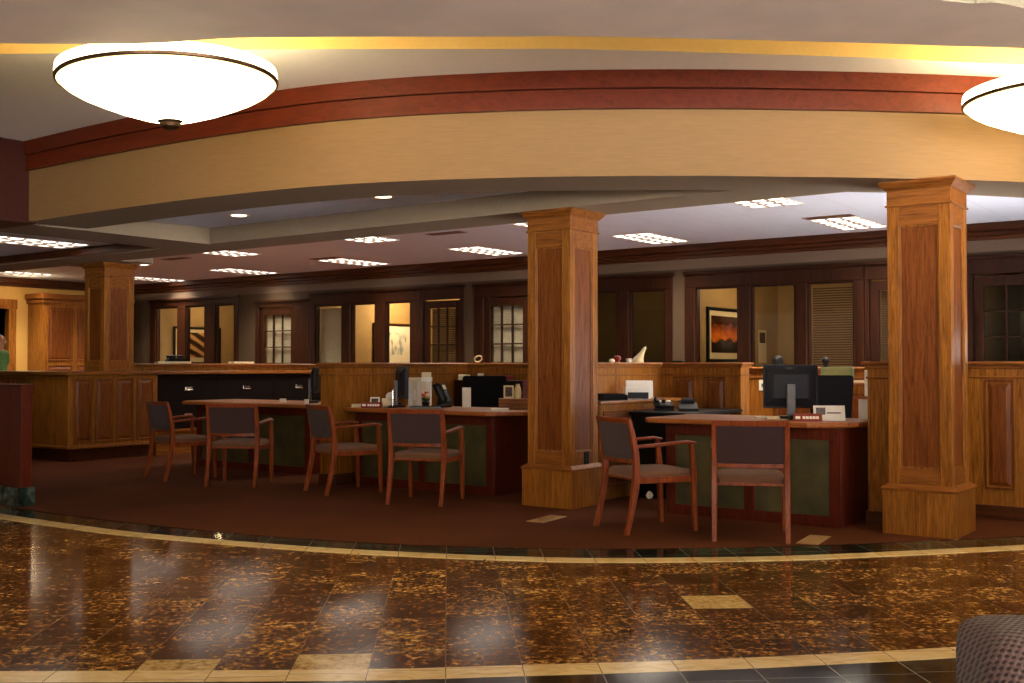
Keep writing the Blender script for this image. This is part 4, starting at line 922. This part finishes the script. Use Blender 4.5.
def phone(label, loc, rz, tilt=58, s=1.0):
    t = thing('desk_phone', label, 'telephone', loc, R(rz), 'office telephones'); 
    def P(x, y, z): c, sn = math.cos(R(tilt)), math.sin(R(tilt)); return (x*s, (y*c-z*sn)*s-0.0, (y*sn+z*c)*s+0.035*s)
    def slab(x0, x1, y0, y1, z0, z1): return [[P(x0, y0, z0), P(x1, y0, z0), P(x1, y0, z1), P(x0, y0, z1)], [P(x0, y1, z0), P(x1, y1, z0), P(x1, y1, z1), P(x0, y1, z1)]]
    b = MB(); b.loft(slab(-0.09, 0.09, 0, 0.2, -0.015, 0.015)); b.build('body', BLACK, t)
    b = MB(); b.loft(slab(-0.03, 0.08, 0.14, 0.185, 0.0155, 0.018)); b.build('display', CREAM, t)
    b = MB()
    for i in range(3):
        for j in range(4): b.loft(slab(-0.02+i*0.03, 0.0+i*0.03, 0.02+j*0.028, 0.04+j*0.028, 0.0155, 0.02))
    b.build('keypad', GREYL, t)
    b = MB(); b.tube([P(-0.065, 0.01, 0.02), P(-0.065, 0.03, 0.045), P(-0.065, 0.1, 0.05), P(-0.065, 0.17, 0.045), P(-0.065, 0.19, 0.02)], [0.02*s, 0.018*s, 0.012*s, 0.018*s, 0.02*s]); b.build('handset', BLACK, t)
    b = MB(); b.box(-0.09*s, 0.09*s, 0.0, 0.11*s, 0, 0.02*s, 0.004); b.tube([(0, 0.09*s, 0.01), (0, 0.07*s, 0.11*s)], 0.02*s); b.build('base', BLACK, t); return t
phone('dark desk telephone with a tilted lit display on the middle desk', (-7.12, 8.60, DZ), 100, 62, 1.1)
block('paper_stack', 'tall white paper stack between the telephone and the black office chair', 'paper stack', -6.98, 8.74, DZ, 36, 0.085, 0.085, 0.20, WHITE)
block('tissue_box', 'small cream carton on a dark holder behind the desk telephone', 'box', -7.86, 9.80, 1.041, 36, 0.13, 0.1, 0.06, CREAM)
t = thing('dark_shelf', 'narrow dark shelf unit against the partition behind the middle desk', 'shelf', (-7.60, 9.84, 0), 0)
b = MB(); b.box(-0.34, 1.0, -0.13, 0.13, 0.01, 1.04, 0.004); b.build('body', DARKW_Z, t)
block('binder', 'long dark binder lying behind the black office chair of the middle desk', 'binder', -7.40, 9.84, 1.041, 10, 0.30, 0.16, 0.05, REDP)
block('white_card', 'white card leaning behind the black office chair of the middle desk', 'card', -7.64, 9.82, 1.041, 36, 0.07, 0.02, 0.075, WHITE, 0.002)
# right end of the middle desk
photo_frame('family photo in pale frame at the right end of the middle desk', -6.36, 8.62, DZ+0.105, 36, 0.10, 0.125, IVORY, PHOTO, 0.016)
photo_frame('dark red picture at the right end of the middle desk, against the middle column', -6.19, 8.72, DZ+0.105, 36, 0.12, 0.18, DARKRED, DARKRED, 0.01)
t = MB(); t.lathe([(0.0, 0), (0.03, 0), (0.036, 0.05), (0.03, 0.1), (0.018, 0.125), (0.022, 0.14), (0.016, 0.138), (0.0, 0.06)], 18); o = t.build('vase', IVORY, None, True); put(o, (-6.265, 8.64, DZ+0.105)); tag(o, 'small ivory vase between two photos on the middle desk', 'vase')
block('desk_riser', 'low oak riser at the right end of the middle desk, carrying photos and a vase', 'riser', -6.25, 8.68, DZ, 36, 0.44, 0.24, 0.104, OAK_X)
block('paper_pile', 'loose white papers at the right end of the middle desk, below the photos', 'papers', -6.24, 8.32, DZ, 30, 0.16, 0.12, 0.022, WHITE, 0.001)
# right desk
block('paper_pile', 'cream papers on the right desk left of the monitor stand', 'papers', -3.49, 8.25, DZ, 28, 0.10, 0.12, 0.02, CREAM, 0.001)
block('envelope', 'flat white envelope at the far left of the monitor stand', 'envelope', -3.60, 8.32, DZ, 36, 0.11, 0.08, 0.012, WHITE, 0.001)
block('paper_tray', 'upright white paper tray at the right end of the right desk', 'tray', -2.875, 8.66, DZ, 36, 0.125, 0.05, 0.155, WHITE, 0.002)
t = thing('computer_mouse', 'black mouse on the right desk beside the monitor stand', 'mouse', (-3.32, 8.22, DZ), R(30))
b = MB(); b.loft([[(-0.02, -0.045, z0), (0.02, -0.045, z0), (0.03, 0, z0), (0.025, 0.045, z0), (-0.025, 0.045, z0), (-0.03, 0, z0)] if z0 < 0.02 else [(-0.012, -0.03, z0), (0.012, -0.03, z0), (0.018, 0, z0), (0.014, 0.03, z0), (-0.014, 0.03, z0), (-0.018, 0, z0)] for z0 in (0, 0.015, 0.032)]); b.build('shell', BLACK, t, True)
block('notice_sheet', 'narrow white sheet on the side of the partition by the right column', 'sheet', -2.775, 8.40, 0.97, 0, 0.03, 0.12, 0.20, WHITE, 0.002).location.z = 0.97
# credenza things
t = thing('leaflet_holder', 'white two-tier leaflet holder on the oak credenza', 'holder', (-5.24, 9.16, 0.886), R(38))
b = MB(); b.box(-0.12, 0.12, -0.06, -0.05, 0, 0.11, 0.002); b.box(-0.12, -0.105, -0.05, 0.05, 0, 0.11, 0.002); b.box(0.105, 0.12, -0.05, 0.05, 0, 0.11, 0.002); b.box(-0.12, 0.12, -0.05, 0.06, 0, 0.01); b.build('front_tier', WHITE, t)
b = MB(); b.box(-0.10, 0.16, 0.04, 0.06, 0.01, 0.175, 0.003); b.build('rear_tier', WHITE, t)
b = MB(); b.box(-0.095, 0.1, -0.064, -0.0605, 0.005, 0.065); b.build('dark_label', GREYP, t)
t = thing('letter_tray', 'flat black letter tray on the oak credenza left of the leaflet holder', 'tray', (-5.27, 8.70, 0.886), R(60))
b = MB(); b.box(-0.14, 0.14, -0.1, 0.1, 0, 0.008); b.box(-0.14, -0.13, -0.1, 0.1, 0.008, 0.05, 0.003); b.box(0.13, 0.14, -0.1, 0.1, 0.008, 0.05, 0.003); b.box(-0.13, 0.13, 0.09, 0.1, 0.008, 0.05, 0.003); b.build('tray_body', BLACK, t)
b = MB(); b.box(-0.12, 0.12, -0.09, 0.08, 0.009, 0.06, 0.006); b.build('folder_pile', BLACKFAB, t)
phone('black telephone lying low on the black return table, shiny keypad', (-4.88, 9.04, 0.786), 36, 14, 0.95)
t = thing('calculator', 'black printing calculator on the black table, right of the low telephone', 'calculator', (-4.70, 9.16, 0.786), R(30))
b = MB(); b.loft([[(-0.09, -0.12, 0), (0.09, -0.12, 0), (0.09, 0.12, 0), (-0.09, 0.12, 0)], [(-0.085, -0.115, 0.025), (0.085, -0.115, 0.025), (0.085, 0.115, 0.075), (-0.085, 0.115, 0.075)]]); b.build('case', BLACK, t)
b = MB(); b.tube([(-0.06, 0.09, 0.09), (0.06, 0.09, 0.09)], 0.025, 14); b.build('paper_roll', GREYP, t)
mb = MB(); rnd = random.Random(5)
mb.lathe([(0, 0), (0.05, 0.01), (0.07, 0.05), (0.045, 0.1), (0, 0.12)], 9)
for v in mb.bm.verts: v.co += Vector((rnd.uniform(-.012, .012), rnd.uniform(-.012, .012), rnd.uniform(0, .012)))
o = mb.build('crumpled_paper', WHITE); put(o, (-5.02, 8.72, 0.009)); o.location = (-4.84, 8.68, 0.009); o.scale = (0.42, 0.42, 0.6); tag(o, 'small crumpled white paper on the carpet under the black table', 'paper')
# ledge things
LZ = 1.2355
def lathe_thing(name, label, cat, prof, loc, mat, seg=16):
    b = MB(); b.lathe(prof, seg); o = b.build(name, mat, None, True); put(o, loc); return tag(o, label, cat)
t = MB(); t.loft([[(cx+hw*math.cos(a), hw*0.8*math.sin(a), z) for a in [k*math.pi/5 for k in range(10)]] for z, hw, cx in ((0, 0.065, -0.02), (0.02, 0.062, -0.02), (0.045, 0.05, -0.01), (0.08, 0.034, 0.012), (0.115, 0.022, 0.034), (0.14, 0.02, 0.048), (0.155, 0.014, 0.055), (0.16, 0.006, 0.057))]); o = t.build('figurine', IVORY, None, True); put(o, (-5.53, 9.72, LZ), R(36)); tag(o, 'ivory figurine leaning right on the partition ledge behind the middle column', 'figurine')
lathe_thing('dark_globe', 'small dark round ornament on the ledge, left of the ivory figurine', 'ornament', [(0, 0), (0.03, 0), (0.02, 0.012), (0.035, 0.03), (0.036, 0.05), (0.02, 0.066), (0, 0.07)], (-5.54, 9.30, LZ), REDP)
lathe_thing('cup', 'low pale cup on the ledge right beside the ivory figurine', 'cup', [(0, 0), (0.025, 0), (0.03, 0.04), (0.026, 0.04), (0.022, 0.006), (0, 0.006)], (-5.54, 9.52, LZ), WHITE)
lathe_thing('pebble_ornament', 'small pale ornament at the left end of the middle ledge', 'ornament', [(0, 0), (0.025, 0.004), (0.03, 0.018), (0.018, 0.034), (0, 0.036)], (-5.54, 9.20, LZ), CREAM)
block('wallet', 'flat dark case on the ledge right of the ivory figurine', 'case', -5.28, 10.08, LZ, 0, 0.12, 0.08, 0.02, BLACK)
mb = MB(); pts = [(0.045*math.cos(a), 0, 0.03+0.033*math.sin(a)) for a in [k*2*math.pi/16 for k in range(17)]]; mb.tube(pts, 0.008, 8); o = mb.build('brass_ring', BRASS, None, True); o.data.materials[0] = IVORY; o.rotation_euler = (0, R(-25), R(36)); o.location = (-7.87, 10.09, LZ+0.02); tag(o, 'small cream ring ornament on the ledge left of the middle column', 'ornament')
t = thing('fax_machine', 'dark fax machine on a white base, on the long ledge at left', 'machine', (-13.32, 9.9, LZ), R(70))
b = MB(); b.box(-0.24, 0.24, -0.09, 0.09, 0, 0.03, 0.005); b.build('paper_tray', CREAM, t)
b = MB(); b.loft([[(-0.1, -0.08, 0.03), (0.22, -0.08, 0.03), (0.22, 0.08, 0.03), (-0.1, 0.08, 0.03)], [(-0.06, -0.06, 0.09), (0.18, -0.06, 0.07), (0.18, 0.06, 0.07), (-0.06, 0.06, 0.09)]]); b.build('body', BLACK, t)
b = MB(); b.tube([(-0.1, -0.03, 0.1), (0.02, -0.03, 0.108), (0.14, -0.03, 0.1)], [0.02, 0.012, 0.02]); b.build('handset', BLACK, t)
block('flat_box', 'flat cream box on the long ledge at left, nearer the lattice door', 'box', -13.32, 11.15, LZ, 88, 0.36, 0.16, 0.03, CREAM)
# behind the right desk
t = thing('side_cabinet', 'brown side cabinet behind the right desk carrying a green file box', 'cabinet', (0, 0, 0))
b = MB(); b.box(-4.75, -3.35, 11.2, 11.8, 0.01, 1.0, 0.004); b.build('body', OAK_Z, t)
b = MB(); b.box(-4.78, -3.32, 11.17, 11.82, 1.0, 1.03, 0.006); b.build('top', OAK_X, t)
for k in range(2):
    q = MB(); q.at(0, 11.2, 0); panel(q, -4.7+k*0.66, -4.1+k*0.66, 0.15, 0.92, 0); q.build('door', OAK_PANEL, t)
t = thing('file_box', 'olive green open file box with yellow folder, behind the black office chair', 'box', (-4.12, 11.45, 1.031), R(20))
b = MB()
for q in ((-0.17, 0.17, -0.13, -0.12, 0, 0.05), (-0.17, 0.17, 0.12, 0.13, 0, 0.16), (-0.17, -0.16, -0.12, 0.12, 0, 0.15), (0.16, 0.17, -0.12, 0.12, 0, 0.15), (-0.16, 0.16, -0.12, 0.12, 0, 0.01)): b.box(*q, 0.002)
b.build('box_body', GREENBOX, t)
b = MB(); b.box(-0.15, 0.12, -0.11, 0.1, 0.03, 0.06, 0.003); b.build('folder', YELLOW, t)
b = MB(); b.box(0.0, 0.28, -0.2, -0.14, 0.0, 0.02); b.build('sheet', CREAM, t)
lathe_thing('black_bottle', 'small black bottle on the rear partition above the monitor', 'bottle', [(0, 0), (0.06, 0), (0.065, 0.08), (0.05, 0.11), (0.03, 0.125), (0.0, 0.13)], (-4.98, 11.92, 1.191), BLACK)
lathe_thing('black_ornament', 'round black ornament on the rear partition right of the monitor top', 'ornament', [(0, 0), (0.03, 0), (0.025, 0.03), (0.045, 0.06), (0.045, 0.085), (0.02, 0.11), (0, 0.112)], (-4.42, 11.92, 1.191), BLACK)
t = thing('light_switch', 'pale light switch on the reddish rear partition left of the monitor', 'switch', (-5.13, 11.849, 0.98), 0)
b = MB(); b.box(-0.045, 0.045, -0.008, 0.0, -0.06, 0.06, 0.003); b.build('plate', WHITE, t)
b = MB(); b.box(-0.012, 0.012, -0.014, -0.008, -0.02, 0.02, 0.002); b.build('toggle', GREENBOX, t)
# left desk bits
block('handset', 'small white handset at the foot of the edge-on monitor on the leftmost desk', 'handset', -9.62, 8.66, DZ, 40, 0.07, 0.05, 0.045, WHITE)
block('name_card', 'tiny white card at the right end of the leftmost desk', 'card', -9.08, 8.52, DZ, 40, 0.05, 0.03, 0.05, WHITE)
# floor boxes
for x, y, rz, lab in ((-4.855, 7.08, 6, 'flat brass floor outlet plate before the middle column'), (-2.80, 7.31, 8, 'flat brass floor outlet plate under the right guest chair')):
    t = thing('floor_outlet', lab, 'floor outlet', (x, y, 0.009), R(rz), 'brass floor outlet plates')
    b = MB(); b.box(-0.075, 0.075, -0.20, 0.20, 0, 0.006, 0.003); b.build('plate', OUTLETP, t)
    b = MB(); b.box(-0.05, 0.05, -0.17, -0.02, 0.006, 0.008, 0.001); b.box(-0.05, 0.05, 0.02, 0.17, 0.006, 0.008, 0.001); b.build('lid', OUTLETP, t)

# ------------------------------------------------------------------ person at the far left doorway
def skin_mesh(name, chains, mat, parent, sub=2):
    me = bpy.data.meshes.new(name); bm = bmesh.new(); lay = bm.verts.layers.skin.verify(); vs = []
    for p, r in chains['v']:
        v = bm.verts.new(p); rr = r if isinstance(r, tuple) else (r, r); v[lay].radius = rr; vs.append(v)
    for a, b in chains['e']: bm.edges.new((vs[a], vs[b]))
    vs[0][lay].use_root = True
    bm.to_mesh(me); bm.free(); me.materials.append(mat)
    o = bpy.data.objects.new(name, me); COL.objects.link(o); o.parent = parent
    o.modifiers.new('s', 'SKIN'); m = o.modifiers.new('d', 'SUBSURF'); m.levels = sub; m.render_levels = sub
    for p in me.polygons: p.use_smooth = True
    return o
pt = thing('person', 'person in a green shirt standing at the far left doorway', 'person', (-19.33, 10.62, 0.009), R(-60))
V = [((0, 0, 0.92), (0.13, 0.10)), ((0, 0, 1.12), (0.125, 0.095)), ((0, 0, 1.32), (0.15, 0.10)), ((0, 0, 1.43), (0.10, 0.08)), ((0, 0.005, 1.5), 0.055), ((0, 0.012, 1.57), 0.065), ((0, 0.015, 1.64), (0.078, 0.092)), ((0, 0.01, 1.70), (0.075, 0.085)), ((0, 0, 1.745), 0.04)]
E_ = [(0, 1), (1, 2), (2, 3), (3, 4), (4, 5), (5, 6), (6, 7), (7, 8)]
for sx in (-1, 1):
    i = len(V); V += [((sx*0.19, 0, 1.40), 0.055), ((sx*0.23, -0.02, 1.12), 0.042), ((sx*0.22, 0.08, 0.90), 0.03), ((sx*0.21, 0.12, 0.83), (0.022, 0.036))]; E_ += [(3, i), (i, i+1), (i+1, i+2), (i+2, i+3)]
    for f in range(5):
        j = len(V); ox = (-0.028+f*0.018) if f < 4 else 0.04*-sx
        V += [((sx*0.21+ox*0.3, 0.145+ox*0.8, 0.785), 0.008), ((sx*0.205+ox*0.3, 0.16+ox*0.9, 0.75), 0.007)]; E_ += [(i+3, j), (j, j+1)]
    i = len(V); V += [((sx*0.1, 0, 0.82), 0.09), ((sx*0.11, 0.01, 0.48), 0.06), ((sx*0.11, -0.01, 0.1), 0.042), ((sx*0.12, 0.09, 0.045), 0.04), ((sx*0.125, 0.15, 0.04), 0.032)]; E_ += [(0, i), (i, i+1), (i+1, i+2), (i+2, i+3), (i+3, i+4)]
skin_mesh('body', {'v': V, 'e': E_}, SKIN, pt, 1)
V = [((0, 0, 0.88), (0.165, 0.125)), ((0, 0, 1.12), (0.15, 0.115)), ((0, 0, 1.32), (0.175, 0.12)), ((0, 0, 1.44), (0.12, 0.09))]; E_ = [(0, 1), (1, 2), (2, 3)]
for sx in (-1, 1): i = len(V); V += [((sx*0.2, 0, 1.40), 0.07), ((sx*0.23, -0.012, 1.2), 0.062)]; E_ += [(3, i), (i, i+1)]
skin_mesh('shirt', {'v': V, 'e': E_}, SHIRT, pt)
V = [((0, 0, 0.92), (0.15, 0.115))]; E_ = []
for sx in (-1, 1): i = len(V); V += [((sx*0.1, 0, 0.82), 0.105), ((sx*0.11, 0.01, 0.48), 0.078), ((sx*0.11, -0.01, 0.08), 0.062)]; E_ += [(0, i), (i, i+1), (i+1, i+2)]
skin_mesh('trousers', {'v': V, 'e': E_}, TROUSER, pt)
skin_mesh('hair', {'v': [((0, -0.03, 1.66), 0.075), ((0, -0.015, 1.72), (0.085, 0.085)), ((0, 0.01, 1.76), 0.05)], 'e': [(0, 1), (1, 2)]}, HAIR, pt)
for sx in (-1, 1):
    b = MB(); b.lathe([(0, -0.011), (0.011, 0), (0, 0.011)], 8, c=(sx*0.032, 0.095, 1.655)); b.build('eye', BLACK, pt)
    b = MB(); b.tube([(sx*0.08, 0.0, 1.62), (sx*0.09, -0.005, 1.645), (sx*0.082, 0.0, 1.67)], 0.01); b.build('ear', SKIN, pt)
b = MB(); b.tube([(0, 0.1, 1.66), (0, 0.125, 1.625), (0, 0.105, 1.615)], [0.009, 0.014, 0.009]); b.build('nose', SKIN, pt)
b = MB(); b.tube([(-0.022, 0.098, 1.585), (0, 0.105, 1.582), (0.022, 0.098, 1.585)], 0.006); b.build('mouth', REDP, pt)

# ------------------------------------------------------------------ light in the rooms and outside
def point(name, loc, e, col, r=0.08):
    l = bpy.data.lights.new(name, 'POINT'); l.energy = e; l.color = col; l.shadow_soft_size = r
    o = bpy.data.objects.new(name, l); COL.objects.link(o); o.location = loc
WARM = (1.0, 0.72, 0.38)
point('office_light', (-6.65, 16.1, 2.6), 42, WARM); point('office_light', (-14.7, 16.8, 2.55), 120, WARM); point('office_light', (-19.7, 15.8, 2.6), 26, WARM)
point('office_light', (-17.6, 17.2, 2.5), 34, WARM); point('office_light', (-10.0, 17.2, 2.5), 3, WARM); point('office_light', (-5.0, 17.5, 2.5), 1.5, WARM)
point('hall_light', (-20.6, 11.9, 2.8), 16, WARM)
w = bpy.data.worlds.new('world'); SC.world = w; w.use_nodes = True
bg = w.node_tree.nodes['Background']; nt = w.node_tree   # bright lower half added to light ceilings from below, dimmer sky above
tc = nt.nodes.new('ShaderNodeTexCoord'); sp = nt.nodes.new('ShaderNodeSeparateXYZ'); nt.links.new(tc.outputs['Generated'], sp.inputs[0])
rp = nt.nodes.new('ShaderNodeValToRGB'); e = rp.color_ramp.elements
mr = nt.nodes.new('ShaderNodeMapRange'); mr.inputs['From Min'].default_value = -0.06; mr.inputs['From Max'].default_value = 0.06
e[0].position = 0.0; e[0].color = (1.0, 0.95, 0.92, 1); e[1].position = 1.0; e[1].color = (0.13, 0.125, 0.12, 1)
nt.links.new(sp.outputs[2], mr.inputs[0]); nt.links.new(mr.outputs[0], rp.inputs[0]); nt.links.new(rp.outputs[0], bg.inputs[0])
bg.inputs[1].default_value = 37.0
SC.view_settings.view_transform = 'Standard'; SC.view_settings.look = 'None'; SC.view_settings.gamma = 1; SC.view_settings.use_curve_mapping = False; SC.view_settings.exposure = 0.0
